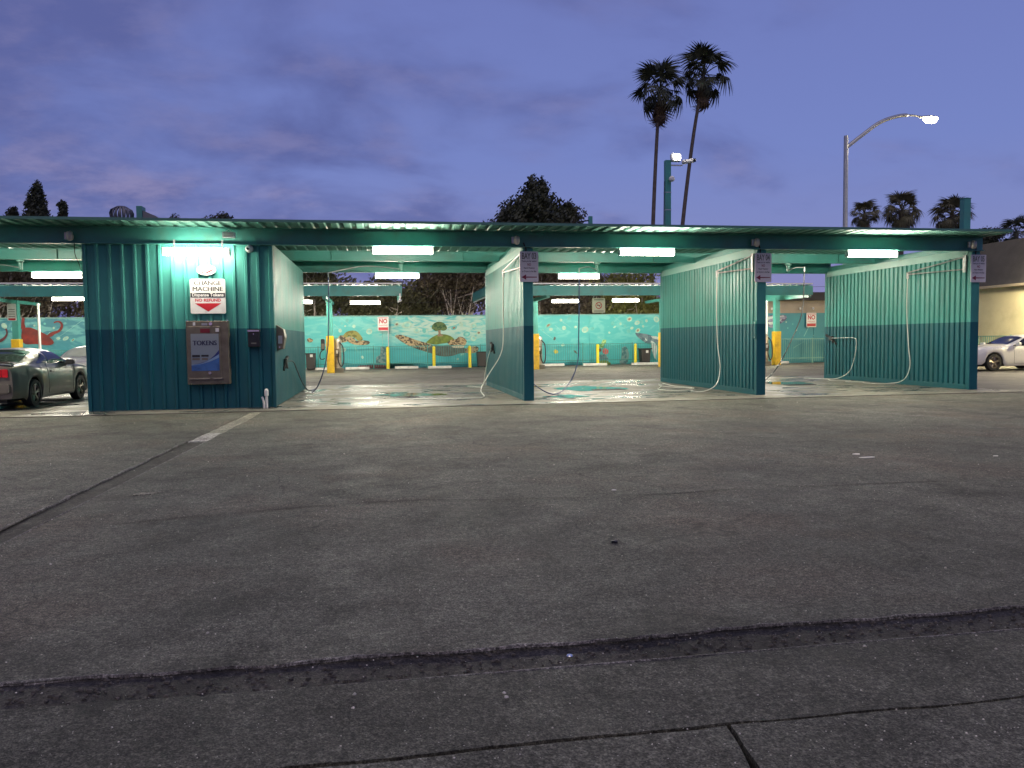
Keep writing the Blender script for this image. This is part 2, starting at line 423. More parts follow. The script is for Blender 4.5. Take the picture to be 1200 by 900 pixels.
# ------------------------------------------------------------------ mesh helpers
ORG = {}
def org(p):
    return ORG.get(p.name, Vector((0, 0, 0))) if p else Vector((0, 0, 0))
def tag(o, label=None, cat=None, group=None, kind=None):
    if label: o['label'] = label
    if cat: o['category'] = cat
    if group: o['group'] = group
    if kind: o['kind'] = kind
    return o
def thing(name, loc, label, cat, group=None):
    o = bpy.data.objects.new(name, None)
    o.empty_display_size = 0.2
    col.objects.link(o)
    o.location = loc
    ORG[o.name] = Vector(loc)
    return tag(o, label, cat, group)
class MB:
    def __init__(s):
        s.v = []; s.f = []
    def add(s, vs, fs):
        n = len(s.v)
        s.v += [tuple(x) for x in vs]
        s.f += [tuple(i + n for i in f) for f in fs]
        return s
    def box(s, a, b):
        (x0, y0, z0), (x1, y1, z1) = a, b
        return s.add([(x0, y0, z0), (x1, y0, z0), (x1, y1, z0), (x0, y1, z0), (x0, y0, z1), (x1, y0, z1), (x1, y1, z1), (x0, y1, z1)],
                     [(3, 2, 1, 0), (4, 5, 6, 7), (0, 1, 5, 4), (1, 2, 6, 5), (2, 3, 7, 6), (3, 0, 4, 7)])
    def cbox(s, c, d, m=None):
        h = Vector(d) / 2
        pts = [Vector((sx * h.x, sy * h.y, sz * h.z)) for sz in (-1, 1) for sx, sy in ((-1, -1), (1, -1), (1, 1), (-1, 1))]
        if m is not None: pts = [m @ p for p in pts]
        pts = [p + Vector(c) for p in pts]
        return s.add(pts, [(3, 2, 1, 0), (4, 5, 6, 7), (0, 1, 5, 4), (1, 2, 6, 5), (2, 3, 7, 6), (3, 0, 4, 7)])
    def bbox(s, c, d, r, m=None, seg=2):
        """box rounded on its vertical-in-local-z silhouette (rounded rectangle prism along local y)"""
        w, dep, h = d[0] / 2, d[1] / 2, d[2] / 2
        ring = []
        for cx, cz, a0 in ((w - r, h - r, 0), (-w + r, h - r, 90), (-w + r, -h + r, 180), (w - r, -h + r, 270)):
            for k in range(seg + 1):
                a = rad(a0 + 90 * k / seg)
                ring.append((cx + r * cos(a), cz + r * sin(a)))
        n = len(ring)
        pts = [Vector((x, -dep, z)) for x, z in ring] + [Vector((x, dep, z)) for x, z in ring]
        if m is not None: pts = [m @ p for p in pts]
        pts = [p + Vector(c) for p in pts]
        fs = [tuple(reversed(range(n))) if False else tuple(range(n)), tuple(range(2 * n - 1, n - 1, -1))]
        fs += [(i, i + n, (i + 1) % n + n, (i + 1) % n) for i in range(n)]
        return s.add(pts, fs)
    def lathe(s, prof, c=(0, 0, 0), n=16, axis='z', cap=True):
        pts = []; fs = []
        for r, h in prof:
            for k in range(n):
                a = 2 * pi * k / n
                p = (r * cos(a), r * sin(a), h)
                if axis == 'x': p = (h, r * cos(a), r * sin(a))
                if axis == 'y': p = (r * sin(a), h, r * cos(a))
                pts.append((p[0] + c[0], p[1] + c[1], p[2] + c[2]))
        for j in range(len(prof) - 1):
            for k in range(n):
                k2 = (k + 1) % n
                fs.append((j * n + k, j * n + k2, (j + 1) * n + k2, (j + 1) * n + k))
        if cap:
            fs.append(tuple(reversed(range(n))))
            fs.append(tuple(range((len(prof) - 1) * n, len(prof) * n)))
        return s.add(pts, fs)
    def tube(s, pts, r, n=6, cap=True):
        pts = [Vector(p) for p in pts]
        rr = r if isinstance(r, (list, tuple)) else [r] * len(pts)
        base = len(s.v); ref = None
        for i, p in enumerate(pts):
            d = (pts[min(i + 1, len(pts) - 1)] - pts[max(i - 1, 0)])
            d = d.normalized() if d.length > 1e-9 else Vector((0, 0, 1))
            if ref is None:
                ref = d.orthogonal().normalized()
            else:
                ref = ref - d * ref.dot(d)
                ref = ref.normalized() if ref.length > 1e-6 else d.orthogonal().normalized()
            b = d.cross(ref)
            for k in range(n):
                a = 2 * pi * k / n
                s.v.append(tuple(p + (ref * cos(a) + b * sin(a)) * rr[i]))
        for i in range(len(pts) - 1):
            for k in range(n):
                k2 = (k + 1) % n
                s.f.append((base + i * n + k, base + i * n + k2, base + (i + 1) * n + k2, base + (i + 1) * n + k))
        if cap:
            s.f.append(tuple(base + k for k in reversed(range(n))))
            s.f.append(tuple(base + (len(pts) - 1) * n + k for k in range(n)))
        return s
    def prism_y(s, poly, y0, y1):
        """polygon in x,z pushed through y"""
        n = len(poly)
        s.add([(x, y0, z) for x, z in poly] + [(x, y1, z) for x, z in poly],
              [tuple(range(n)), tuple(range(2 * n - 1, n - 1, -1))] + [(i, i + n, (i + 1) % n + n, (i + 1) % n) for i in range(n)])
        return s
    def mesh(s, name, o=Vector((0, 0, 0))):
        me = bpy.data.meshes.new(name)
        me.from_pydata([(x - o[0], y - o[1], z - o[2]) for x, y, z in s.v], [], s.f)
        me.update()
        return me
    def build(s, name, m, parent=None, smooth=False, bevel=0.0, loc=None, solid=0.0, fix=True):
        o0 = org(parent) if parent else Vector(loc or (0, 0, 0))
        me = s.mesh(name, o0)
        if fix:
            import bmesh
            bm = bmesh.new(); bm.from_mesh(me)
            bmesh.ops.recalc_face_normals(bm, faces=bm.faces)
            bm.to_mesh(me); bm.free()
        if m is not None: me.materials.append(m if not isinstance(m, str) else M[m])
        ob = bpy.data.objects.new(name, me)
        col.objects.link(ob)
        if parent:
            ob.parent = parent
            ORG[ob.name] = o0
        else:
            ob.location = o0
            ORG[ob.name] = o0
        if smooth:
            me.polygons.foreach_set('use_smooth', [True] * len(me.polygons))
            try: me.set_sharp_from_angle(angle=rad(42))
            except Exception: pass
        if solid:
            q = ob.modifiers.new('solid', 'SOLIDIFY'); q.thickness = solid; q.offset = 0
        if bevel:
            q = ob.modifiers.new('bevel', 'BEVEL'); q.width = bevel; q.segments = 2; q.limit_method = 'ANGLE'
        return ob
def copy_tree(o, loc=None, parent=None, rotz=None):
    c = o.copy(); col.objects.link(c)
    c.parent = parent
    if loc is not None:
        c.location = loc
    if rotz is not None: c.rotation_euler = (0, 0, rotz)
    ORG[c.name] = Vector(loc) if loc is not None else org(parent)
    for ch in list(o.children):
        copy_tree(ch, None, c)
    return c
def spline(pts, n=8):
    P = [Vector(p) for p in pts]
    P = [P[0] * 2 - P[1]] + P + [P[-1] * 2 - P[-2]]
    out = []
    for i in range(1, len(P) - 2):
        a, b, c, d = P[i - 1], P[i], P[i + 1], P[i + 2]
        for k in range(n):
            t = k / n
            out.append(0.5 * ((2 * b) + (c - a) * t + (2 * a - 5 * b + 4 * c - d) * t * t + (3 * b - a - 3 * c + d) * t ** 3))
    out.append(P[-2])
    return out
def text_into(name, body, size, m, parent, x, y, z, width=None, bold=0.0, shear=0.0, rotz=0.0, rz=0.0, depth=0.0):
    """flat lettering facing -y (rotz turns it about z), centred on x, baseline at z"""
    cu = bpy.data.curves.new('lettering', 'FONT')
    cu.body = body; cu.size = size; cu.align_x = 'CENTER'; cu.offset = bold; cu.shear = shear; cu.resolution_u = 3; cu.extrude = depth
    ob = bpy.data.objects.new('lettering', cu)
    col.objects.link(ob)
    dg = bpy.context.evaluated_depsgraph_get()
    me = bpy.data.meshes.new_from_object(ob.evaluated_get(dg))
    bpy.data.objects.remove(ob); bpy.data.curves.remove(cu)
    xs = [v.co.x for v in me.vertices]
    k = 1.0
    if width and xs:
        k = width / (max(xs) - min(xs))
    c, s_ = cos(rz), sin(rz)
    R = Matrix.Rotation(rotz, 3, 'Z')
    o0 = org(parent)
    for v in me.vertices:
        a, b = v.co.x * k, v.co.y
        a, b = a * c - b * s_, a * s_ + b * c
        v.co = R @ Vector((a, -v.co.z, b)) + Vector((x, y, z)) - o0
    clean = bpy.data.meshes.new(name)
    clean.from_pydata([tuple(v.co) for v in me.vertices], [], [tuple(p.vertices) for p in me.polygons])
    bpy.data.meshes.remove(me); me = clean; me.update()
    me.materials.append(M[m])
    o = bpy.data.objects.new(name, me); col.objects.link(o); o.parent = parent
    ORG[o.name] = o0
    return o

RND = random.Random(7)
def jit(a): return RND.uniform(-a, a)
def nz(x, y, s, seed=0.0): return mnoise.noise(Vector((x * s + seed, y * s - seed, seed * 1.7)))

# ------------------------------------------------------------------ the ground
g = MB(); S = 900.0
g.add([(-S, -S, -0.06), (S, -S, -0.06), (S, S, -0.06), (-S, S, -0.06)], [(0, 1, 2, 3)])
tag(g.build('ground', 'asphalt_front'), kind='structure')

def sheet(name, m, xs, ys, left=None, right=None, front=None, back=None, z=0.0, und=0.004, skirt=0.05):
    """asphalt or concrete laid on the ground: uneven borders, gentle undulation, a broken edge going down"""
    b = MB(); nx, ny = len(xs), len(ys)
    top = []
    for j, y in enumerate(ys):
        for i, x in enumerate(xs):
            X, Y = x, y
            if i == 0 and left: X = left(y)
            if i == nx - 1 and right: X = right(y)
            if j == 0 and front: Y = front(x)
            if j == ny - 1 and back: Y = back(x)
            Z = z + und * (nz(X, Y, 0.5, 3.1) + 0.5 * nz(X, Y, 1.7, 8.2))
            if (j == 0 and front) or (j == ny - 1 and back) or (i == 0 and left) or (i == nx - 1 and right): Z += 0.002 * nz(X, Y, 9.0, 1.0)
            top.append((X, Y, Z))
    fs = [(j * nx + i, j * nx + i + 1, (j + 1) * nx + i + 1, (j + 1) * nx + i) for j in range(ny - 1) for i in range(nx - 1)]
    b.add(top, fs)
    rim = [(i, 0) for i in range(nx)] + [(nx - 1, j) for j in range(1, ny)] + [(i, ny - 1) for i in range(nx - 2, -1, -1)] + [(0, j) for j in range(ny - 2, 0, -1)]
    n = len(rim)
    ring = [top[j * nx + i] for i, j in rim]
    b.add(ring + [(x, y, zz - skirt) for x, y, zz in ring], [(k, (k + 1) % n, (k + 1) % n + n, k + n) for k in range(n)])
    o = b.build(name, m, None, smooth=True, fix=False)
    return tag(o, kind='structure')
def span(a, b, step):
    n = max(1, int(round((b - a) / step)))
    return [a + (b - a) * k / n for k in range(n + 1)]
def ramp_x(lo, hi, fine_lo, fine_hi, step):
    out = [lo] if lo < fine_lo else []
    x = lo
    if lo < fine_lo: out += [lo + (fine_lo - lo) * f for f in (0.5, 0.8)]
    out += span(fine_lo, fine_hi, step)
    if hi > fine_hi: out += [fine_hi + (hi - fine_hi) * f for f in (0.2, 0.5, 1.0)]
    return out
TR_C = lambda y: -2.62 - (17.8 - y) * 0.0255
TR_W = lambda y: 0.115 + (y - 5.0) * 0.0028
rough_edge = lambda a, s, seed: (lambda v: a + 0.020 * nz(v, seed, 1.3, seed) + 0.014 * nz(v, seed, 4.0, seed) + 0.012 * nz(v, seed, 13.0, seed) + 0.006 * nz(v, seed, 37.0, seed))
tr_l = lambda y: TR_C(y) - TR_W(y) + 0.024 * nz(y, 2.0, 2.5, 5.0) + 0.016 * nz(y, 2.0, 11.0, 5.0)
tr_r = lambda y: TR_C(y) + TR_W(y) + 0.024 * nz(y, 4.0, 2.5, 9.0) + 0.016 * nz(y, 4.0, 11.0, 9.0)
front_edge = rough_edge(3.55, 0, 2.2)
ys_main = span(3.55, 5.0, 0.145) + span(5.08, 17.05, 0.08)[1:]
sheet('parking_lot', 'asphalt', ramp_x(-2.62, 70.0, -2.62, 9.0, 0.07), ys_main[::2] + [17.05], left=tr_r, front=front_edge)
sheet('parking_lot', 'asphalt', ramp_x(-70.0, -2.9, -5.0, -2.9, 0.1), ys_main[::2] + [17.05], right=tr_l, front=front_edge)
# the trench strips: dark fill lying lower than the lot
lowmid = lambda v: 3.425
sheet('trench_fill', 'asphalt_dark', ramp_x(-70, 70, -4, 8, 0.1), span(3.24, 3.62, 0.04), z=-0.016, und=0.012, skirt=0.02)
sheet('trench_fill', 'asphalt_dark', [TR_C(10) + d for d in (-0.35, -0.15, -0.05, 0.05, 0.15, 0.45)], span(3.62, 12.15, 0.08), z=-0.016, und=0.012, skirt=0.02)
sheet('trench_fill', 'patchwhite', [-3.05, -2.9, -2.75, -2.6, -2.45, -2.3], span(12.17, 13.25, 0.1), z=-0.008, und=0.004, skirt=0.02)
sheet('trench_fill', 'patchcon', [-2.95, -2.8, -2.65, -2.5, -2.3], span(13.27, 17.04, 0.1), z=-0.008, und=0.005, skirt=0.02)
pav = lambda v: 0.018 * nz(v, 6.6, 1.3, 6.6) + 0.010 * nz(v, 6.6, 4.0, 6.6)
sheet('driveway', 'asphalt_front', ramp_x(-70, 70, -4, 8, 0.07), span(2.665, 3.3, 0.0453), front=lambda v: 2.668 + pav(v) + 0.008 * nz(v, 1.0, 14.0, 2.0), back=rough_edge(3.29, 0, 4.4), z=-0.002)
sheet('pavement', 'walk', ramp_x(-70, 1.235, -4, 1.235, 0.06), [-6.0, -3.0, 0.0, 1.0] + span(1.6, 2.625, 0.05), back=lambda v: 2.636 + pav(v) + 0.006 * nz(v, 1.0, 12.0, 7.7), right=lambda y: 1.235 + 0.012 * nz(y, 1.0, 5.0, 3.3) + (2.65 - y) * -0.14, z=0.002, und=0.003)
sheet('pavement', 'walk', ramp_x(1.262, 70, 1.262, 8, 0.06), [-6.0, -3.0, 0.0, 1.0] + span(1.6, 2.625, 0.05), back=lambda v: 2.646 + pav(v) + 0.006 * nz(v, 1.0, 12.0, 9.7), left=lambda y: 1.262 + 0.012 * nz(y, 1.0, 5.0, 3.9) + (2.65 - y) * -0.14, z=0.0, und=0.003)
# crumbled pale lips along the trenches
def lip(name, pts, w, m='asphalt_edge', seed=1, z=0.003):
    r = random.Random(seed); b = MB()
    n = len(pts); vs = []
    for i, p in enumerate(pts):
        a = Vector(pts[max(0, i - 1)]); c = Vector(pts[min(n - 1, i + 1)])
        d = (c - a); d.z = 0; d.normalize(); q = Vector((-d.y, d.x, 0))
        ww = w * max(0.02, 0.45 + 1.3 * nz(p[0], p[1], 2.3, seed) + 0.9 * nz(p[0], p[1], 11.0, seed))
        z0 = z + 0.007 * nz(p[0], p[1], 5.0, seed) + 0.004 * (nz(p[0], p[1], 0.5, 3.1) + 0.5 * nz(p[0], p[1], 1.7, 8.2))
        vs += [Vector((p[0], p[1], z0 - 0.012)), Vector((p[0], p[1], z0)) + q * (0.25 * ww), Vector((p[0], p[1], z0 + 0.001)) + q * (0.75 * ww), Vector((p[0], p[1], z0 - 0.004)) + q * ww]
    fs = []
    for i in range(n - 1):
        for k in range(3):
            fs.append((i * 4 + k, i * 4 + k + 1, i * 4 + k + 5, i * 4 + k + 4))
    b.add(vs, fs)
    return tag(b.build(name, m, None, smooth=True), kind='structure')
lip('trench_lip', [(x, front_edge(x) - 0.004, 0) for x in span(-4, 8, 0.05)], 0.026, seed=3, z=0.003)
be = rough_edge(3.29, 0, 4.4)
lip('trench_lip', [(x, be(x) + 0.004, 0) for x in span(8, -4, 0.05)], 0.040, seed=5, z=0.0015)
lip('trench_lip', [(tr_r(y) - 0.003, y, 0) for y in span(12.1, 3.7, 0.06)], 0.034, seed=8, z=0.004)
lip('trench_lip', [(tr_l(y) + 0.003, y, 0) for y in span(3.7, 12.1, 0.06)], 0.038, seed=11, z=0.004)

def crack(pts, w, seed):
    b = MB(); P = spline(pts, 24); vs = []
    for i, p in enumerate(P):
        o = 0.05 * nz(p.x, p.y, 1.3, seed) + 0.02 * nz(p.x, p.y, 7.0, seed)
        z0 = 0.0035 + 0.004 * (nz(p.x, p.y + o, 0.5, 3.1) + 0.5 * nz(p.x, p.y + o, 1.7, 8.2))
        ww = w * max(0.1, 0.6 + nz(p.x, p.y, 2.0, seed + 2))
        vs += [(p.x, p.y + o - ww, z0), (p.x, p.y + o + ww, z0)]
    b.add(vs, [(2 * i, 2 * i + 2, 2 * i + 3, 2 * i + 1) for i in range(len(P) - 1)])
    tag(b.build('crack', 'asphalt_dark'), kind='structure')
crack([(-2.3, 6.6, 0), (-0.9, 6.95, 0), (0.0, 7.05, 0), (1.2, 6.9, 0), (2.4, 6.84, 0), (4.2, 6.9, 0), (6.3, 6.72, 0)], 0.010, 1.0)
crack([(0.2, 7.0, 0), (1.6, 8.2, 0), (3.2, 8.6, 0)], 0.006, 4.0)
crack([(-0.61, 3.28, 0), (-0.63, 3.0, 0), (-0.66, 2.68, 0)], 0.005, 6.0)

# loose pebbles and litter on the lot
b = MB(); rr = random.Random(12)
for k in range(1500):
    y = 2.4 + 14.5 * rr.random() ** 1.6
    x = rr.uniform(-0.62, 0.85) * (y + 0.5) + 0.05 * y
    s = rr.uniform(0.0015, 0.0042) * (2.0 if rr.random() < 0.06 else 1.0)
    z = 0.004
    a = rr.random() * 6.28
    vs = []
    for h, w in ((0, 1.0), (0.9, 0.7)):
        for q in range(4):
            t = a + q * pi / 2 + rr.uniform(-0.3, 0.3)
            vs.append((x + s * w * cos(t) * rr.uniform(0.8, 1.6), y + s * w * sin(t), z + s * h - 0.002))
    b.add(vs, [(4, 5, 6, 7), (0, 1, 5, 4), (1, 2, 6, 5), (2, 3, 7, 6), (3, 0, 4, 7)])
o = b.build('gravel', mat('pale_gravel', (0.62, 0.57, 0.48), 0.8, var=0.5, vscale=9, detail=2))
tag(o, 'small pale stones and litter scattered over the asphalt lot', 'gravel', kind='stuff')
b = MB(); rr = random.Random(77)
for k in range(900):
    x = rr.uniform(-2.4, 4.2); y = rr.choice((3.31, 3.53, 3.42)) + rr.gauss(0, 0.05)
    if not 3.29 < y < 3.56: continue
    s = rr.uniform(0.003, 0.011); a = rr.random() * 6.28; vs = []
    for h, w in ((0, 1.0), (0.9, 0.6)):
        for q in range(4):
            t = a + q * pi / 2 + rr.uniform(-0.4, 0.4)
            vs.append((x + s * w * cos(t) * rr.uniform(0.8, 1.8), y + s * w * sin(t), -0.014 + s * h + 0.012 * (nz(x, y, 0.5, 3.1) + 0.5 * nz(x, y, 1.7, 8.2))))
    b.add(vs, [(4, 5, 6, 7), (0, 1, 5, 4), (1, 2, 6, 5), (2, 3, 7, 6), (3, 0, 4, 7)])
o = b.build('gravel', mat('trench_grit', (0.075, 0.066, 0.055), 0.9, var=0.7, vscale=14, detail=2))
tag(o, 'dark grit and crumbs packed in the front trench', 'gravel', kind='stuff')
M['paper'] = mat('creased_paper', (0.88, 0.84, 0.72), 0.7, var=0.05)
def scrap(x, y, s, seed, label, m='white', stretch=1.8):
    r = random.Random(seed); b = MB(); n = 9; ring = []
    for k in range(n):
        a = 2 * pi * k / n; q = s * r.uniform(0.6, 1.2)
        ring.append((x + q * stretch * cos(a), y + q * sin(a)))
    flat = m != 'black'
    zz = 0.0075 if flat else 0.012
    b.add([(p[0], p[1], zz + (0.0 if flat else r.uniform(0, 0.01))) for p in ring] + [(p[0], p[1], 0.002) for p in ring] + [(x, y, zz + (0.0 if flat else s * 0.3))], [(k, (k + 1) % n, 2 * n) for k in range(n)] + [(k, k + n, (k + 1) % n + n, (k + 1) % n) for k in range(n)])
    tag(b.build('paper_scrap' if m == 'white' else 'dark_lump' if m == 'black' else 'paint_spot', 'paper' if m == 'white' else m, loc=(x, y, 0)), label, 'litter' if m != 'patchcon' else 'stain')
scrap(5.72, 8.62, 0.035, 1, 'larger white paper scrap on the lot before the right divider wall')
scrap(5.68, 8.36, 0.035, 2, 'torn flat white scrap nearest the camera of the pair on the right', stretch=2.6)
scrap(7.2, 8.1, 0.018, 3, 'tiny white scrap alone at the right of the lot', stretch=2.2)
scrap(2.16, 7.1, 0.016, 4, 'small white scrap on the long crack in mid lot')
scrap(1.6, 5.25, 0.022, 5, 'small dark lump lying in the middle of the lot', m='black', stretch=1.0)
b = MB(); n = 20
b.lathe([(0.012, 0.0), (0.015, 0.004), (0.012, 0.008)], (0.82, 3.40, -0.008), n=12)
tag(b.build('bottle_cap', 'chrome', loc=(0.82, 3.40, -0.02)), 'shiny round cap lying in the dark front trench', 'litter')
scrap(-2.31, 7.94, 0.075, 8, 'flat pale patch of dried spill beside the left trench', m='patchcon', stretch=2.0)

# concrete slab under the wash bays, back lot, right apron
sheet('wash_bay_floor', 'slab', ramp_x(-40, 15.9, -10, 15.9, 0.35), span(17.05, 26.6, 0.3), front=rough_edge(17.1, 0, 3.7), z=0.012, und=0.006)
sheet('back_lot', 'backlot', [-60, -20, 0, 20, 60], span(26.62, 60, 3.0), z=0.0, und=0.0)
sheet('side_apron', 'apron', [15.92, 18, 22, 30, 70], span(17.07, 26.6, 1.5), z=0.004, und=0.0)
# expansion joints in the bay floor
b = MB()
def joint(x0, y0, x1, y1, w=0.012):
    d = Vector((x1 - x0, y1 - y0, 0)).normalized(); q = Vector((-d.y, d.x, 0)) * w
    n = 20; vs = []
    for k in range(n + 1):
        t = k / n; x = x0 + (x1 - x0) * t; y = y0 + (y1 - y0) * t
        z = 0.0155 + 0.006 * (nz(x, y, 0.5, 3.1) + 0.5 * nz(x, y, 1.7, 8.2)) if y < 26.6 else 0.004
        vs += [(x - q.x, y - q.y, z), (x + q.x, y + q.y, z)]
    b.add(vs, [(2 * k, 2 * k + 1, 2 * k + 3, 2 * k + 2) for k in range(n)])
joint(-2.2, 24.6, 3.2, 24.6); joint(3.6, 24.6, 9.1, 24.6); joint(9.5, 24.6, 15.1, 24.6)
joint(0.5, 20.6, -1.4, 26.4); joint(0.5, 20.6, 3.2, 26.0)
joint(6.3, 21.6, 8.6, 26.4); joint(-8.0, 26.5, 20, 26.5, 0.02)
tag(b.build('floor_joint', 'asphalt_dark'), kind='structure')
# standing water
def puddle(x, y, rx, ry, seed):
    b = MB(); n = 40; ring = []
    for k in range(n):
        a = 2 * pi * k / n
        q = 1 + 0.55 * nz(cos(a), sin(a), 1.2, seed) + 0.25 * nz(cos(a), sin(a), 4.0, seed)
        ring.append((x + rx * q * cos(a), y + ry * q * sin(a), 0.0215))
    b.add(ring + [(x, y, 0.0215)], [(k, (k + 1) % n, n) for k in range(n)])
    tag(b.build('puddle', 'water'), kind='structure')
puddle(6.0, 21.9, 0.95, 1.0, 1.0); puddle(0.7, 21.0, 0.9, 0.6, 2.0); puddle(4.6, 19.0, 0.5, 0.55, 5.0); puddle(12.4, 22.3, 0.7, 0.7, 7.0)
for i, (x, y, lb) in enumerate(((0.45, 19.95, 'in the first open bay left of centre'), (6.3, 21.2, 'in the middle open bay'), (12.3, 21.4, 'in the right open bay'))):
    t = thing('floor_drain', (x, y, 0.018), 'dark slotted floor drain ' + lb, 'drain', 'drains in the wash bay floors')
    f = MB()
    for a, c in (((-0.45, -0.17, 0), (0.45, -0.13, 0.012)), ((-0.45, 0.13, 0), (0.45, 0.17, 0.012)), ((-0.45, -0.13, 0), (-0.41, 0.13, 0.012)), ((0.41, -0.13, 0), (0.45, 0.13, 0.012))):
        f.box((x + a[0], y + a[1], 0.018 + a[2]), (x + c[0], y + c[1], 0.018 + c[2]))
    f.build('frame', 'drain', t)
    f = MB()
    for k in range(12):
        xx = x - 0.39 + k * 0.07
        f.box((xx, y - 0.129, 0.020), (xx + 0.03, y + 0.129, 0.028))
    f.build('grate', 'drain', t)

# ------------------------------------------------------------------ wash bay canopy
def deck(b, x0, x1, y0, y1, z, pitch=0.27, h=0.04):
    prof = [];  x = x0
    while x < x1:
        for dx, dz in ((0, 0), (0.46, 0), (0.56, h), (0.90, h)):
            if x + dx * pitch < x1: prof.append((x + dx * pitch, z + dz))
        x += pitch
    prof.append((x1, z))
    n = len(prof)
    b.add([(a, y0, c) for a, c in prof] + [(a, y1, c) for a, c in prof], [(i, i + 1, i + 1 + n, i + n) for i in range(n - 1)])
def ibeam_x(b, x0, x1, y, z0, z1, w=0.15, tf=0.018, tw=0.014):
    b.box((x0, y - w / 2, z0), (x1, y + w / 2, z0 + tf))
    b.box((x0, y - w / 2, z1 - tf), (x1, y + w / 2, z1))
    b.box((x0 + 0.002, y - tw / 2, z0 + tf), (x1 - 0.002, y + tw / 2, z1 - tf))
RX0, RX1 = -24.0, 15.46
cnp = thing('wash_bay_canopy', (0, 21, 0), 'long teal steel canopy roof over the row of wash bays', 'canopy')
b = MB(); deck(b, RX0, RX1, 17.07, 25.45, 4.0); b.build('roof_deck', 'roofing', cnp, solid=0.004, fix=False)
b = MB(); b.box((RX0, 17.055, 4.0), (RX1, 17.068, 4.052)); b.box((RX0, 17.055, 4.053), (RX1, 17.16, 4.056)); b.build('fascia_trim', 'roofing', cnp)
b = MB(); b.box((RX1 + 0.002, 17.06, 3.985), (RX1 + 0.03, 25.45, 4.06)); b.build('side_trim', 'roofing', cnp)
b = MB(); ibeam_x(b, RX0, 15.44, 17.98, 3.625, 3.998); b.build('front_beam', 'teal', cnp, bevel=0.004)
b = MB(); ibeam_x(b, RX0, 15.42, 22.2, 3.715, 3.998); b.build('middle_beam', 'teal', cnp, bevel=0.004)
b = MB(); ibeam_x(b, RX0, 15.42, 24.86, 3.635, 3.998); b.build('rear_beam', 'teal', cnp, bevel=0.004)
for x in (-1.35, 2.3, 4.5, 8.0, 10.4, 14.0, -8.4, -11.0):
    b = MB(); b.box((x, 22.125, 3.735), (x + 0.012, 22.19, 3.978)); b.build('stiffener', 'teal', cnp)
for x in (-6.2, 3.42, 9.34, 15.33):
    b = MB(); b.box((x - 0.05, 18.06, 3.70), (x + 0.05, 24.78, 3.86)); b.build('rafter', 'teal', cnp, bevel=0.004)
for y in (23.5,):
    b = MB(); b.box((RX0, y - 0.03, 3.92), (15.4, y + 0.03, 3.997)); b.build('purlin', 'teal', cnp)

# ------------------------------------------------------------------ corrugated walls
def rib_profile(length, pitch, top, side, depth):
    """list of (s, d): flat valleys at d=0, ribs standing at d=depth"""
    out = []; s = 0.0
    while s < length - 1e-6:
        for f, d in ((0.0, 0.0), (1 - top - 2 * side, 0.0), (1 - top - side, depth), (1 - side, depth)):
            if s + f * pitch < length: out.append((s + f * pitch, d))
        s += pitch
    out.append((length, 0.0))
    return out
def rib_wall_x(b, x0, x1, y, z0, z1, pitch, top, side, depth, face=-1):
    p = rib_profile(x1 - x0, pitch, top, side, depth); n = len(p)
    b.add([(x0 + s, y + face * d, z0) for s, d in p] + [(x0 + s, y + face * d, z1) for s, d in p], [(i, i + 1, i + 1 + n, i + n) for i in range(n - 1)])
def rib_wall_y(b, x, y0, y1, z0, z1, pitch, top, side, depth, face=-1):
    p = rib_profile(y1 - y0, pitch, top, side, depth); n = len(p)
    b.add([(x + face * d, y0 + s, z0) for s, d in p] + [(x + face * d, y0 + s, z1) for s, d in p], [(i, i + 1, i + 1 + n, i + n) for i in range(n - 1)])

room = thing('equipment_room', (-4.36, 21.4, 0), 'windowless ribbed teal steel equipment room with dark lower band', 'building')
b = MB(); rib_wall_x(b, -6.27, -2.44, 18.05, 0.02, 3.70, 0.258, 0.17, 0.08, 0.042); b.build('front_wall', 'twotone', room, fix=False, solid=0.003)
b = MB(); rib_wall_y(b, -2.425, 18.06, 24.75, 0.03, 3.66, 0.20, 0.62, 0.04, 0.040, face=1); b.build('side_wall', 'twotone', room, fix=False, solid=0.003)
b = MB(); rib_wall_y(b, -6.285, 18.06, 24.75, 0.03, 3.66, 0.20, 0.46, 0.06, 0.028, face=-1); b.build('side_wall', 'twotone', room, fix=False, solid=0.003)
b = MB(); rib_wall_x(b, -6.27, -2.44, 24.76, 0.03, 3.66, 0.258, 0.17, 0.08, 0.042, face=1); b.build('rear_wall', 'twotone', room, fix=False, solid=0.003)
for x0, x1 in ((-6.325, -6.255), (-2.455, -2.385)):
    b = MB(); b.box((x0, 18.002, 0.014), (x1, 18.058, 3.62)); b.build('corner_trim', 'twotone', room, bevel=0.004)
    b = MB(); b.box((x0, 24.752, 0.014), (x1, 24.82, 3.62)); b.build('corner_trim', 'twotone', room, bevel=0.004)
b = MB(); b.box((-6.25, 18.04, 0.006), (-2.46, 18.075, 0.03)); b.build('base_channel', 'teal_dark', room)

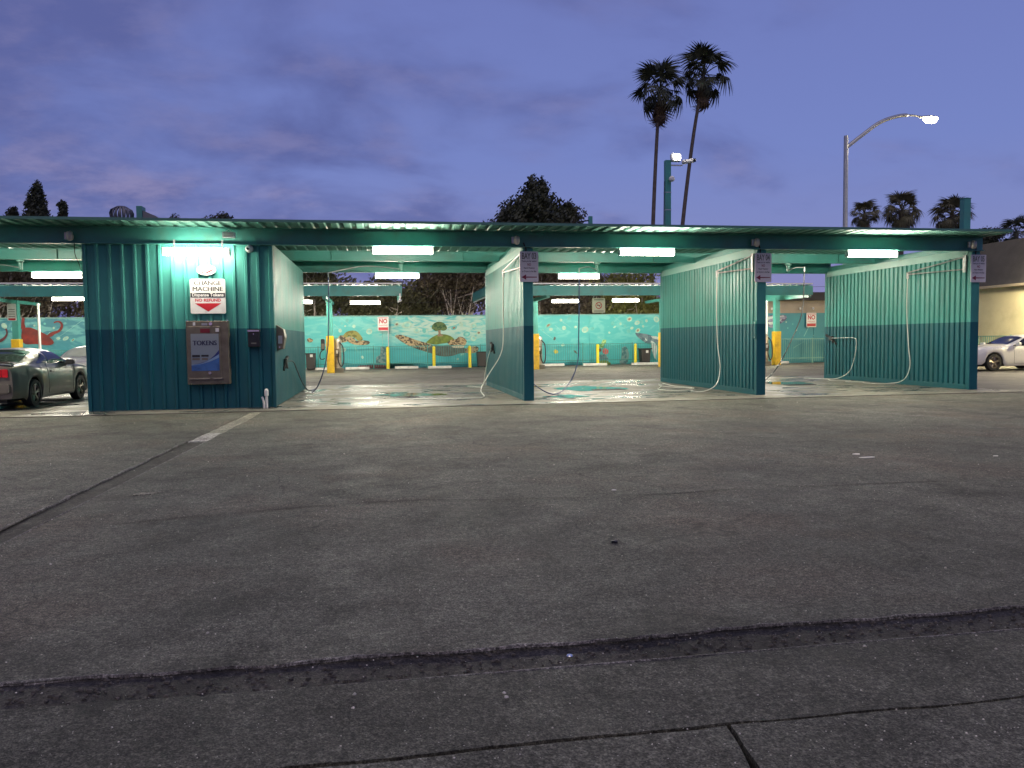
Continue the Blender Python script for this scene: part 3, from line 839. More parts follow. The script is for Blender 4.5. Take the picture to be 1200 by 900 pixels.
def divider(x, label):
    t = thing('bay_divider_wall', (x, 21.4, 0), label, 'wall', 'divider walls between the wash bays')
    b = MB(); rib_wall_y(b, x, 18.16, 24.66, 0.15, 3.50, 0.196, 0.62, 0.04, 0.045); b.build('ribbed_panel', 'twotone', t, fix=False, solid=0.003)
    b = MB(); rib_wall_y(b, x + 0.165, 18.16, 24.66, 0.15, 3.50, 0.196, 0.62, 0.04, 0.045, face=1); b.build('ribbed_panel', 'twotone', t, fix=False, solid=0.003)
    b = MB(); b.box((x - 0.042, 18.02, 0.0), (x + 0.20, 18.155, 3.62)); b.build('post', 'twotone', t, bevel=0.006)
    b = MB(); b.box((x - 0.042, 24.665, 0.0), (x + 0.20, 24.80, 3.62)); b.build('post', 'twotone', t, bevel=0.006)
    b = MB(); b.box((x - 0.046, 18.157, 0.012), (x + 0.204, 24.662, 0.15)); b.build('kick_rail', 'twotone', t, bevel=0.006)
    b = MB(); b.box((x - 0.046, 18.157, 3.50), (x + 0.204, 24.662, 3.69)); b.build('top_rail', 'teal_pale', t, bevel=0.006)
    b = MB(); b.box((x + 0.03, 18.16, 0.15), (x + 0.135, 24.66, 3.50)); b.build('core', 'teal_dark', t)
    return t
divider(3.33, 'narrowest looking ribbed teal divider wall, left of centre')
divider(9.23, 'ribbed teal divider wall in the middle of the wash bays')
divider(15.21, 'wide ribbed teal end wall at the right end of the bays')

# ------------------------------------------------------------------ fluorescent fixtures
def make_fixture(loc, label):
    t = thing('strip_light', loc, label, 'light', 'lit fluorescent strip lights')
    x, y, z = loc
    b = MB(); b.box((x - 0.70, y - 0.035, z + 0.055), (x + 0.70, y + 0.035, z + 0.11)); b.build('housing', 'white', t, bevel=0.005)
    ring = [(0.066 * cos(rad(a)), 0.062 * sin(rad(a))) for a in range(160, 381, 22)] + [(0.058, 0.054), (-0.058, 0.054)]
    b = MB(); n = len(ring)
    b.add([(x - 0.67, y + a, z + c) for a, c in ring] + [(x + 0.67, y + a, z + c) for a, c in ring], [tuple(range(n)), tuple(range(2 * n - 1, n - 1, -1))] + [(i, i + n, (i + 1) % n + n, (i + 1) % n) for i in range(n)])
    b.build('diffuser', 'tube', t)
    for s in (-1, 1):
        b = MB(); b.box((x + s * 0.672, y - 0.068, z - 0.06), (x + s * 0.70, y + 0.068, z + 0.054)) if s > 0 else b.box((x - 0.70, y - 0.068, z - 0.06), (x - 0.672, y + 0.068, z + 0.054))
        b.build('end_cap', 'white', t)
    return t
FX = [((0.50, 17.98, 3.515), 'lit strip light on the front beam left of the left divider wall'),
      ((6.32, 17.98, 3.515), 'lit strip light on the front beam between the left and middle divider walls'),
      ((12.28, 17.98, 3.515), 'lit strip light on the front beam between middle divider and right end wall'),
      ((-9.3, 17.98, 3.515), 'lit strip light on the front beam above the tail of the grey coupe'),
      ((-3.92, 17.70, 3.42), 'lit strip light on the equipment room wall above the change machine sign'),
      ((0.50, 24.86, 3.515), 'lit strip light under the rear beam in the bay left of the left divider wall'),
      ((6.40, 24.86, 3.515), 'lit strip light under the rear beam in the bay right of the left divider wall'),
      ((12.3, 24.86, 3.515), 'lit strip light under the rear beam in the bay right of the middle divider wall'),
      ((-9.42, 24.86, 3.515), 'lit strip light under the rear beam beyond the grey coupe'),
      ((-0.76, 37.0, 3.29), 'lit strip light under the vacuum canopy above the small painted turtle'),
      ((-3.86, 37.0, 3.33), 'lit strip light under the vacuum canopy half hidden by the equipment room'),
      ((8.85, 37.0, 3.33), 'lit strip light under the vacuum canopy left of the no smoking sign'),
      ((11.9, 37.0, 3.36), 'lit strip light under the vacuum canopy right of the no smoking sign'),
      ((-13.6, 37.0, 3.50), 'lit strip light under the vacuum canopy above the painted octopus'),
      ((18.6, 37.0, 3.36), 'lit strip light under the vacuum canopy behind the middle divider wall'),
      ((-18.5, 37.0, 3.5), 'lit strip light under the vacuum canopy at the far left')]
fx0 = make_fixture(*FX[0])
for loc, lb in FX[1:]:
    c = copy_tree(fx0, loc); c['label'] = lb
    if 'change machine' in lb:          # same kind of tube, dimmed so the signs below stay readable
        for ch in c.children:
            if ch.name.startswith('diffuser'):
                ch.data = ch.data.copy(); ch.data.materials[0] = M['tube_dim']
        for dx in (-0.5, 0.5):
            b = MB(); b.box((-3.92 + dx - 0.02, 17.68, 3.532), (-3.92 + dx + 0.02, 17.90, 3.556)); b.box((-3.92 + dx - 0.02, 17.895, 3.557), (-3.92 + dx + 0.02, 17.903, 3.72)); b.build('bracket', 'galv', c)

# ------------------------------------------------------------------ vacuum canopies at the back
def vac_canopy(x0, x1, posts, label):
    t = thing('vacuum_canopy', ((x0 + x1) / 2, 38.3, 0), label, 'canopy', 'canopies over the vacuum stations')
    b = MB(); deck(b, x0, x1, 34.45, 40.2, 3.93, 0.32); b.build('roof_deck', 'roofing', t, solid=0.004, fix=False)
    b = MB(); b.box((x0, 34.42, 3.975), (x1, 34.46, 4.03)); b.build('roof_edge', 'white', t)
    b = MB(); b.box((x0, 34.40, 3.46), (x1, 34.44, 3.90)); b.box((x0, 34.442, 3.46), (x1, 34.54, 3.48)); b.build('front_beam', 'teal', t, bevel=0.004)
    for xx in (x0 + 0.002, x1 - 0.102):
        b = MB(); b.box((xx, 34.545, 3.50), (xx + 0.10, 40.15, 3.90)); b.build('side_beam', 'teal', t, bevel=0.004)
        b = MB(); b.tube([(xx + 0.05, 34.5, 3.45), (xx + 0.05, 40.1, 3.45)], 0.03); b.build('conduit', 'white', t)
    for px in posts:
        b = MB(); b.box((px - 0.13, 37.62, 0.0), (px + 0.13, 37.88, 3.50)); p = b.build('post', 'teal', t, bevel=0.01)
        b = MB(); b.box((px - 0.17, 37.55, 0.0), (px + 0.17, 37.93, 1.76)); b.build('yellow_sleeve', 'yellow', p, bevel=0.02)
        b = MB(); b.box((px - 0.08, 34.56, 3.36), (px + 0.08, 40.15, 3.498)); b.build('cross_arm', 'teal', t, bevel=0.006)
    return t
vac_canopy(-23.5, 0.88, (-2.46, -9.3, -16.1), 'teal flat vacuum canopy at the back behind the first open bay')
vac_canopy(4.66, 20.42, (7.47, 14.1, 20.85 - 0.5), 'teal flat vacuum canopy at the back right of the floating turtle mural')

def vacuum(x, y, label, side=1):
    t = thing('vacuum_station', (x, y, 0), label, 'vacuum', 'coin vacuum stations')
    b = MB(); b.box((x - 0.28, y - 0.22, 0.0), (x + 0.28, y + 0.26, 0.22)); b.build('concrete_base', 'apron', t, bevel=0.02)
    b = MB(); b.lathe([(0.19, 0.22), (0.19, 1.20), (0.18, 1.24)], (x, y, 0), 20); b.build('canister', 'steel', t, smooth=True)
    b = MB(); b.lathe([(0.20, 1.24), (0.20, 1.50), (0.16, 1.60), (0.06, 1.65)], (x, y, 0), 20); b.build('motor_dome', 'steel', t, smooth=True)
    b = MB(); b.box((x - 0.11, y - 0.27, 0.75), (x + 0.11, y - 0.17, 1.15)); d = b.build('coin_box', 'steel_dark', t, bevel=0.01)
    b = MB(); b.box((x - 0.04, y - 0.282, 0.92), (x + 0.04, y - 0.272, 1.08)); b.build('coin_slot', 'signwhite', d)
    b = MB(); b.tube(spline([(x + side * 0.12, y - 0.16, 1.45), (x + side * 0.28, y - 0.22, 1.2), (x + side * 0.30, y - 0.26, 0.55), (x + side * 0.18, y - 0.3, 0.30), (x + side * 0.05, y - 0.3, 0.6), (x + side * 0.08, y - 0.3, 1.0)]), 0.03); b.build('hose', 'hose_black', t, smooth=True)
    return t
vacuum(-2.16, 38.15, 'steel vacuum canister on the right of the yellow sleeved post by the small turtle')
vacuum(7.72, 38.15, 'steel vacuum canister beside the yellow sleeved post behind the left divider wall')
vacuum(20.0 - 0.55, 37.3, 'steel vacuum canister with two hoses beside the post under the painted whale tail')
# claw shaped brush box on the left of the first vacuum post
def hangbox(x, y, z, label):
    t = thing('payment_meter', (x, y, z), label, 'meter')
    b = MB(); b.bbox((x, y, z), (0.17, 0.20, 0.55), 0.05); b.build('case', 'black', t)
    b = MB(); b.box((x - 0.06, y - 0.112, z - 0.2), (x + 0.06, y - 0.101, z + 0.05)); b.build('face', 'steel_dark', t)
    b = MB(); b.tube(spline([(x - 0.02, y - 0.06, z - 0.25), (x - 0.13, y - 0.07, z - 0.42), (x - 0.13, y - 0.07, z - 0.65), (x - 0.0, y - 0.07, z - 0.68), (x + 0.08, y - 0.07, z - 0.65)]), 0.025); b.build('handle', 'blackrubber', t)
    b = MB(); b.box((x + 0.04, y - 0.02, z - 0.05), (x + 0.18, y + 0.08, z + 0.05)); b.build('bracket', 'galv', t)
    return t
hangbox(-2.80, 37.7, 1.35, 'black meter box with hooked handle on the post by the small turtle')

# back of the lot: bollards, wheel stops, bins
def bollard(x, y, label, src=[]):
    if src:
        c = copy_tree(src[0], (x, y, 0)); c['label'] = label; return c
    t = thing('bollard', (x, y, 0), label, 'bollard', 'yellow bollards along the mural wall')
    b = MB(); b.lathe([(0.085, 0.0), (0.085, 1.10)], (x, y, 0), 14, cap=False); b.build('pipe', 'lemon', t, smooth=True)
    b = MB(); b.lathe([(0.086, 1.10), (0.075, 1.15), (0.045, 1.185), (0.01, 1.195)], (x, y, 0), 14); b.build('cap', 'lemon', t, smooth=True)
    b = MB(); b.lathe([(0.12, 0.0), (0.12, 0.012)], (x, y, 0), 14); b.build('base_plate', 'galv', t)
    src.append(t); return t
bollard(0.26, 41.9, 'yellow bollard under the NO sign beside the painted statue')
bollard(2.72, 41.9, 'yellow bollard below the belly of the big painted turtle')
bollard(4.66, 41.9, 'yellow bollard beside the dark bin left of the left divider wall')
bollard(9.0 + 2.85, 41.9, 'yellow bollard in front of the red painted coral')
bollard(14.05, 41.9, 'yellow bollard beside the lidded bin near the painted whale')
def wheel_stop(x, y, L, label, src={}):
    if L in src:
        c = copy_tree(src[L], (x, y, 0)); c['label'] = label; return c
    b = MB(); p = [(-0.10, 0.0), (0.10, 0.0), (0.075, 0.10), (0.045, 0.13), (-0.045, 0.13), (-0.075, 0.10)]
    n = len(p); h = L / 2
    b.add([(x - h, y + a, c) for a, c in p] + [(x + h, y + a, c) for a, c in p], [tuple(range(n)), tuple(range(2 * n - 1, n - 1, -1))] + [(i, i + n, (i + 1) % n + n, (i + 1) % n) for i in range(n)])
    o = b.build('wheel_stop', 'kerbwhite', None, bevel=0.012, loc=(x, y, 0))
    tag(o, label, 'wheel stop', 'white concrete wheel stops'); src[L] = o; return o
wheel_stop(-1.35, 42.1, 1.25, 'white wheel stop left of the bollard under the NO sign')
wheel_stop(1.25, 42.1, 1.25, 'white wheel stop between the NO sign bollard and the turtle belly bollard')
wheel_stop(3.0, 41.55, 1.25, 'white wheel stop in front of the turtle belly bollard')
wheel_stop(-3.4, 42.1, 1.25, 'white wheel stop behind the first vacuum post')
wheel_stop(8.95 + 0.4, 42.1, 1.25, 'white wheel stop right of the vacuum behind the left divider wall')
wheel_stop(11.6, 41.55, 1.35, 'white wheel stop in front of the painted coral bollard')
wheel_stop(14.8, 41.55, 2.2, 'long white wheel stop in front of the lidded bin near the whale')
wheel_stop(21.5, 39.7, 1.25, 'white wheel stop right of the yellow post under the whale tail')
def bin_(x, y, w, h, label, lid=True, sticker=True):
    t = thing('rubbish_bin', (x, y, 0), label, 'bin')
    b = MB(); a, c = w / 2 * 0.84, w / 2
    b.add([(x - a, y - a, 0.05), (x + a, y - a, 0.05), (x + a, y + a, 0.05), (x - a, y + a, 0.05), (x - c, y - c, h), (x + c, y - c, h), (x + c, y + c, h), (x - c, y + c, h)],
          [(3, 2, 1, 0), (4, 5, 6, 7), (0, 1, 5, 4), (1, 2, 6, 5), (2, 3, 7, 6), (3, 0, 4, 7)])
    b.build('body', mat('bin_plastic', (0.035, 0.03, 0.028), 0.55, var=0.15), t, bevel=0.02)
    if lid:
        b = MB(); b.box((x - c - 0.04, y - c - 0.04, h + 0.002), (x + c + 0.07, y + c + 0.04, h + 0.055)); b.build('lid', 'blackrubber', t, bevel=0.015)
    else:
        b = MB(); b.box((x - c - 0.02, y - c - 0.02, h - 0.06), (x + c + 0.02, y - c - 0.004, h + 0.01)); b.build('rim', 'blackrubber', t)
    if sticker:
        b = MB(); b.box((x - 0.02, y - c - 0.018, h - 0.2), (x + 0.12, y - c - 0.008, h - 0.06)); b.build('sticker', 'signwhite', t)
    for s in (-1, 1):
        b = MB(); b.lathe([(0.06, -0.03), (0.06, 0.03)], (x + s * a * 0.8, y + a, 0.06), 10, axis='x'); b.build('wheel', 'blackrubber', t)
    return t
bin_(5.35, 42.1, 0.56, 0.86, 'dark open bin between the yellow bollard and the left divider wall', lid=False, sticker=False)
bin_(14.68, 42.15, 0.56, 0.86, 'dark wheeled bin with lid and white sticker near the painted whale')
bin_(-3.75, 42.0, 0.5, 0.9, 'dark narrow bin peeking past the equipment room wall', lid=False)

# ------------------------------------------------------------------ mural wall
def mural_paint():
    m = bpy.data.materials.new('mural_water_paint'); m.use_nodes = True
    t = m.node_tree; b = t.nodes['Principled BSDF']; b.inputs['Roughness'].default_value = 0.55
    g = t.nodes.new('ShaderNodeNewGeometry'); s = t.nodes.new('ShaderNodeSeparateXYZ'); t.links.new(g.outputs['Position'], s.inputs[0])
    def mr(f, a, c, d=0.0, e=1.0):
        n = t.nodes.new('ShaderNodeMapRange'); n.clamp = True; n.interpolation_type = 'SMOOTHSTEP'
        for i, v in ((1, a), (2, c), (3, d), (4, e)): n.inputs[i].default_value = v
        t.links.new(f, n.inputs[0]); return n.outputs[0]
    def mth(op, a, c):
        n = t.nodes.new('ShaderNodeMath'); n.operation = op
        for i, v in ((0, a), (1, c)):
            if isinstance(v, (int, float)): n.inputs[i].default_value = v
            else: t.links.new(v, n.inputs[i])
        return n.outputs[0]
    def mx(f, a, c):
        n = t.nodes.new('ShaderNodeMix'); n.data_type = 'RGBA'
        for i, v in ((0, f), (6, a), (7, c)):
            if isinstance(v, (int, float)): n.inputs[i].default_value = v
            elif isinstance(v, tuple): n.inputs[i].default_value = (*v, 1)
            else: t.links.new(v, n.inputs[i])
        return n.outputs[2]
    def tn(scale, stretch, rot, dist=0.6):
        q = t.nodes.new('ShaderNodeMapping'); q.inputs['Rotation'].default_value = rot; q.inputs['Scale'].default_value = stretch
        n = t.nodes.new('ShaderNodeTexNoise'); n.inputs['Scale'].default_value = scale; n.inputs['Detail'].default_value = 5; n.inputs['Distortion'].default_value = dist
        t.links.new(g.outputs['Position'], q.inputs[0]); t.links.new(q.outputs[0], n.inputs['Vector']); return n.outputs[0]
    c = mx(mr(s.outputs[0], -15.0, -4.0), (0.045, 0.23, 0.28), (0.085, 0.49, 0.47))       # bluer paint at the octopus end
    c = mx(mr(s.outputs[0], 16.0, 19.0), c, (0.030, 0.26, 0.34))
    c = mx(mr(s.outputs[2], 0.1, 2.6, 0.55, 0.0), c, (0.040, 0.38, 0.43))
    brush = tn(0.9, (1.0, 1.0, 2.4), (0.0, rad(35), 0.0), 1.2)
    c = mx(mth('MULTIPLY', mr(brush, 0.48, 0.62), mr(s.outputs[2], 0.6, 2.6, 0.15, 0.55)), c, (0.24, 0.64, 0.57))
    # the pale swirl of cloudy water painted over the big turtle
    near = mth('MULTIPLY', mr(s.outputs[0], -1.5, 1.8), mr(s.outputs[0], 8.2, 4.6))
    sw = tn(1.3, (0.6, 1.0, 2.6), (0.0, rad(-28), 0.0), 2.2)
    c = mx(mth('MULTIPLY', mth('MULTIPLY', near, mr(sw, 0.34, 0.58)), mr(s.outputs[2], 0.9, 2.2, 0.0, 0.9)), c, (0.52, 0.66, 0.54))
    t.links.new(c, b.inputs['Base Color'])
    return m
M['mural'] = mural_paint()
def speck(name, a, b_, scale):
    m = bpy.data.materials.new(name); m.use_nodes = True
    t = m.node_tree; p = t.nodes['Principled BSDF']; p.inputs['Roughness'].default_value = 0.6
    g = t.nodes.new('ShaderNodeNewGeometry'); v = t.nodes.new('ShaderNodeTexVoronoi'); v.inputs['Scale'].default_value = scale
    t.links.new(g.outputs['Position'], v.inputs['Vector'])
    s = t.nodes.new('ShaderNodeSeparateColor'); t.links.new(v.outputs['Color'], s.inputs[0])
    r = t.nodes.new('ShaderNodeMapRange'); r.inputs[1].default_value = 0.3; r.inputs[2].default_value = 0.6; t.links.new(s.outputs[0], r.inputs[0])
    x = t.nodes.new('ShaderNodeMix'); x.data_type = 'RGBA'; x.inputs[6].default_value = (*a, 1); x.inputs[7].default_value = (*b_, 1)
    t.links.new(r.outputs[0], x.inputs[0]); t.links.new(x.outputs[2], p.inputs['Base Color'])
    return m
MP = {'mottle': speck('speckled_turtle_paint', (0.07, 0.055, 0.035), (0.42, 0.31, 0.16), 11), 'belly': mat('grey_green_paint', (0.10, 0.12, 0.10), 0.6, var=0.35, vscale=5),
      'grassgreen': mat('grass_green_paint', (0.14, 0.20, 0.03), 0.6, var=0.4, vscale=4), 'olive': speck('olive_shell_paint', (0.12, 0.12, 0.02), (0.27, 0.26, 0.06), 7),
      'bark': mat('brown_paint', (0.30, 0.20, 0.12), 0.6, var=0.3, vscale=9), 'treegreen': speck('tree_green_paint', (0.03, 0.09, 0.03), (0.10, 0.16, 0.05), 9),
      'cream': mat('cream_paint', (0.50, 0.46, 0.32), 0.6, var=0.2, vscale=6), 'red': mat('octopus_red_paint', (0.21, 0.022, 0.014), 0.6, var=0.45, vscale=3.0),
      'darkred': mat('dull_red_paint', (0.13, 0.03, 0.035), 0.6, var=0.4, vscale=4), 'whale': speck('whale_grey_paint', (0.07, 0.13, 0.16), (0.17, 0.24, 0.26), 6),
      'white': mat('mural_white_paint', (0.55, 0.62, 0.58), 0.6, var=0.15, vscale=6), 'lime': speck('lime_coral_paint', (0.14, 0.36, 0.06), (0.42, 0.60, 0.22), 9),
      'pink': mat('coral_pink_paint', (0.50, 0.10, 0.09), 0.6, var=0.35, vscale=7), 'rock': speck('rock_grey_paint', (0.06, 0.15, 0.17), (0.20, 0.28, 0.28), 8),
      'deep': mat('deep_teal_paint', (0.02, 0.20, 0.24), 0.6, var=0.3, vscale=2), 'yellow': mat('fish_yellow_paint', (0.62, 0.55, 0.06), 0.6, var=0.2, vscale=9),
      'violet': speck('violet_grey_paint', (0.09, 0.08, 0.16), (0.28, 0.28, 0.38), 8), 'ray': mat('pale_aqua_paint', (0.26, 0.58, 0.50), 0.6, var=0.2, vscale=5),
      'bubble': mat('bubble_paint', (0.40, 0.60, 0.46), 0.6, var=0.25, vscale=5), 'bubble2': mat('dim_bubble_paint', (0.14, 0.50, 0.44), 0.6, var=0.2, vscale=5)}
wall = thing('mural_wall', (-3, 43.1, 0), 'long back wall painted as turquoise sea with turtles, octopus and whale', 'wall')
xs = [-30.0, -20.4, -11.0, -5.1, 0.0, 5.9, 10.6 + 1.1, 17.3]
for a, c in zip(xs[:-1], xs[1:]):
    b = MB(); b.box((a + 0.004, 43.0, 0.0), (c - 0.004, 43.2, 2.84)); b.build('wall_panel', 'mural', wall, bevel=0.004)
b = MB(); b.box((-30, 42.97, 2.842), (17.3, 43.23, 2.90)); b.build('coping', 'teal_pale', wall, bevel=0.006)
bldg = thing('back_building', (24, 44, 0), 'low building at the back right with teal painted wall and tan fascia', 'building')
b = MB(); b.box((17.35, 40.5, 0.0), (31.0, 47.0, 2.80)); b.build('wall', 'tealwall', bldg)
b = MB(); b.box((17.34, 40.46, 2.803), (31.0, 40.499, 3.50)); b.build('fascia', 'tan', bldg)
b = MB(); b.box((17.33, 40.30, 3.503), (31.1, 47.2, 3.72)); b.box((17.45, 40.6, 3.72), (31.0, 47.0, 3.98)); b.build('roof', 'shingle', bldg)
b = MB(); b.box((17.34, 40.44, 2.98), (31.0, 40.458, 3.06)); b.build('conduit_strip', 'tan', bldg)
for k, x in enumerate((20.2, 21.5, 23.2, 24.0, 25.0, 26.4)):
    b = MB(); b.lathe([(0.03, 0), (0.055, 0.05), (0.05, 0.11), (0.02, 0.14)], (x, 40.38, 2.98), 10); b.build('bulb', 'whiteplastic', bldg, smooth=True)
for k in range(12):      # lap siding boards on the painted wall's right end
    b = MB(); b.box((24.1, 40.472, 0.05 + k * 0.228), (30.9, 40.498, 0.05 + k * 0.228 + 0.205)); b.build('siding_board', 'tealwall', bldg)
MURAL=[
  ('turtle','flipper','mottle',43.0,[(0.65, 1.78), (0.92, 1.84), (1.33, 1.73), (1.84, 1.53), (2.31, 1.39), (2.73, 1.24), (2.91, 0.98), (2.72, 0.79), (2.16, 0.94), (1.6, 1.14), (1.14, 1.38), (0.82, 1.61)]),
  ('turtle','belly','belly',43.0,[(2.25, 0.96), (2.73, 1.22), (3.2, 1.22), (3.77, 1.23), (4.53, 1.05), (5.01, 1.04), (4.93, 0.81), (4.28, 0.77), (3.85, 0.64), (3.38, 0.6), (2.91, 0.68), (2.58, 0.82)]),
  ('turtle','hill','grassgreen',43.0,[(2.35, 1.39), (2.64, 1.63), (2.93, 1.79), (3.21, 1.85), (3.59, 1.79), (3.85, 1.65), (3.92, 1.51), (3.63, 1.38), (3.2, 1.31), (2.82, 1.27)]),
  ('turtle','tree_trunk','bark',43.0,[(2.98, 1.72), (3.06, 1.9), (3.03, 2.08), (3.18, 2.08), (3.18, 1.89), (3.31, 1.74)]),
  ('turtle','tree_crown','treegreen',43.0,[(2.69, 2.16), (2.72, 2.32), (2.89, 2.48), (3.12, 2.53), (3.36, 2.46), (3.5, 2.29), (3.53, 2.13), (3.35, 2.03), (3.12, 2.08), (2.93, 2.01)]),
  ('turtle','head','mottle',43.0,[(3.53, 1.37), (3.77, 1.53), (4.01, 1.55), (4.2, 1.69), (4.44, 1.64), (4.61, 1.48), (4.58, 1.29), (4.43, 1.16), (4.05, 1.12), (3.72, 1.2)]),
  ('turtle','jaw','cream',43.0,[(3.77, 1.19), (4.05, 1.24), (4.46, 1.22), (4.38, 1.07), (3.86, 1.09)]),
  ('turtle','front_flipper','mottle',43.0,[(4.53, 1.03), (4.82, 1.12), (5.15, 1.15), (5.3, 1.04), (5.19, 0.85), (4.91, 0.76), (4.55, 0.81)]),
  ('small turtle','head','mottle',43.0,[(-2.39, 1.69), (-2.27, 1.83), (-2.02, 1.81), (-1.85, 1.69), (-1.89, 1.51), (-2.14, 1.44), (-2.35, 1.48)]),
  ('small turtle','shell','olive',43.0,[(-2.13, 1.79), (-1.95, 2.0), (-1.66, 2.09), (-1.38, 2.04), (-1.17, 1.82), (-1.06, 1.6), (-1.32, 1.53), (-1.46, 1.66), (-1.74, 1.77), (-1.95, 1.72)]),
  ('small turtle','flipper','mottle',43.0,[(-1.94, 1.67), (-1.74, 1.76), (-1.5, 1.65), (-1.39, 1.52), (-1.0, 1.55), (-0.69, 1.47), (-0.83, 1.31), (-1.33, 1.3), (-1.68, 1.39), (-1.92, 1.54)]),
  ('octopus','body','red',43.0,[(-18.06, 2.38), (-17.64, 2.38), (-17.16, 2.15), (-16.83, 1.94), (-16.6, 1.62), (-16.85, 1.48), (-17.44, 1.55), (-17.92, 1.55), (-18.13, 1.79), (-18.09, 2.11)]),
  ('octopus','tentacle','red',43.0,[(-16.98, 1.94), (-16.67, 2.16), (-16.42, 2.23), (-16.29, 2.36), (-16.24, 2.52), (-16.31, 2.63), (-16.43, 2.65), (-16.56, 2.6), (-16.54, 2.67), (-16.4, 2.72), (-16.23, 2.69), (-16.13, 2.55), (-16.16, 2.33), (-16.3, 2.16), (-16.53, 2.05), (-16.73, 1.91)]),
  ('octopus','tentacle','red',43.0,[(-18.11, 2.32), (-18.05, 2.85), (-17.92, 2.87), (-17.94, 2.64), (-17.91, 2.37)]),
  ('octopus','tentacle','darkred',43.0,[(-19.13, 1.8), (-18.93, 1.93), (-18.81, 2.12), (-18.84, 2.33), (-18.77, 2.33), (-18.74, 2.06), (-18.89, 1.8), (-19.13, 1.65)]),
  ('whale','body','whale',43.0,[(14.39, 1.8), (14.69, 1.78), (15.17, 1.7), (15.73, 1.51), (16.02, 1.57), (16.75, 1.67), (16.95, 1.21), (16.01, 1.13), (15.65, 1.08), (15.33, 1.14), (15.09, 1.18), (14.73, 1.42), (14.49, 1.62)]),
  ('whale','fin','white',43.0,[(15.36, 1.34), (15.61, 1.19), (15.72, 0.87), (15.65, 0.37), (15.72, 0.23), (15.57, 0.33), (15.42, 0.76)]),
  ('whale','throat','white',43.0,[(15.33, 1.6), (15.73, 1.57), (15.97, 1.37), (15.73, 1.41), (15.45, 1.49)]),
  ('whale','eye_patch','white',43.0,[(14.99, 1.52), (15.11, 1.38), (15.09, 1.34), (15.0, 1.4)]),
  ('coral','frond','lime',43.0,[(12.26, 0.98), (12.22, 1.15), (12.38, 1.26), (12.46, 1.41), (12.66, 1.41), (12.62, 1.18), (12.54, 1.15), (12.46, 0.96)]),
  ('coral','sponge','pink',43.0,[(12.46, 0.88), (12.58, 0.94), (12.78, 0.82), (12.73, 0.61), (12.54, 0.61), (12.44, 0.73)]),
  ('coral','sponge','red',43.0,[(12.22, 0.92), (12.34, 0.92), (12.36, 0.77), (12.22, 0.75)]),
  ('coral','rock','rock',43.0,[(12.26, 0.58), (12.62, 0.57), (12.77, 0.3), (12.65, 0.04), (12.22, 0.04)]),
  ('coral','weed','grassgreen',43.0,[(12.22, 0.22), (12.61, 0.25), (12.89, 0.11), (12.85, -0.0), (12.22, 0.01)]),
  ('coral','rock','rock',43.0,[(13.61, 0.98), (13.85, 1.01), (14.01, 0.59), (13.88, 0.06), (13.45, 0.06), (13.53, 0.37)]),
  ('statue','rock','rock',43.0,[(-0.12, 1.14), (0.03, 1.19), (0.17, 1.08), (0.22, 0.79), (0.26, 0.35), (-0.21, 0.29), (-0.39, 0.29), (-0.34, 0.62), (-0.16, 0.76)]),
  ('statue','rubble','darkred',43.0,[(-1.28, 0.18), (0.01, 0.19), (0.08, 0.03), (-1.32, 0.05)]),
  ('seabed','ridge','deep',43.0,[(-2.69, 0.29), (-2.16, 0.36), (-1.63, 0.29), (-0.99, 0.23), (-0.42, 0.29), (0.15, 0.25), (1.44, 0.3), (1.44, -0.04), (-2.7, 0.03)]),
  ('seabed','ridge','deep',43.0,[(0.28, 0.26), (0.98, 0.31), (1.68, 0.28), (2.52, 0.2), (3.28, 0.24), (4.04, 0.18), (4.99, 0.19), (5.96, 0.12), (5.95, -0.08), (0.28, 0.02)]),
  ('seabed','ridge','deep',43.0,[(8.15, 0.19), (9.03, 0.21), (9.8, 0.14), (10.62, 0.2), (11.44, 0.15), (12.65, 0.11), (12.64, -0.13), (8.15, -0.06)]),
  ('fish','body','yellow',43.0,[(9.56, 0.84), (9.67, 0.91), (9.81, 0.82), (9.79, 0.71), (9.65, 0.68), (9.57, 0.75)]),
  ('fish','body','belly',43.0,[(10.72, 0.87), (10.86, 0.81), (10.95, 0.65), (10.86, 0.67), (10.74, 0.77)]),
  ('fish','body','belly',43.0,[(9.54, 1.45), (9.6, 1.63), (9.7, 1.56), (9.64, 1.44)]),
  ('fish','body','mottle',43.0,[(-4.03, 1.62), (-3.9, 1.71), (-3.69, 1.6), (-3.79, 1.48), (-3.94, 1.5)]),
  ('ray whale','body','violet',40.5,[(20.68, 2.5), (21.2, 2.63), (21.72, 2.7), (22.32, 2.67), (22.36, 2.44), (21.86, 2.12), (21.47, 1.99), (21.2, 2.12), (20.68, 2.01)]),
  ('ray whale','streak','white',40.5,[(21.2, 2.57), (21.72, 2.65), (22.3, 2.63), (21.72, 2.55), (21.2, 2.42)]),
  ('ray whale','streak','white',40.5,[(21.27, 2.3), (21.66, 2.34), (22.12, 2.46), (21.79, 2.25), (21.4, 2.16)]),
]
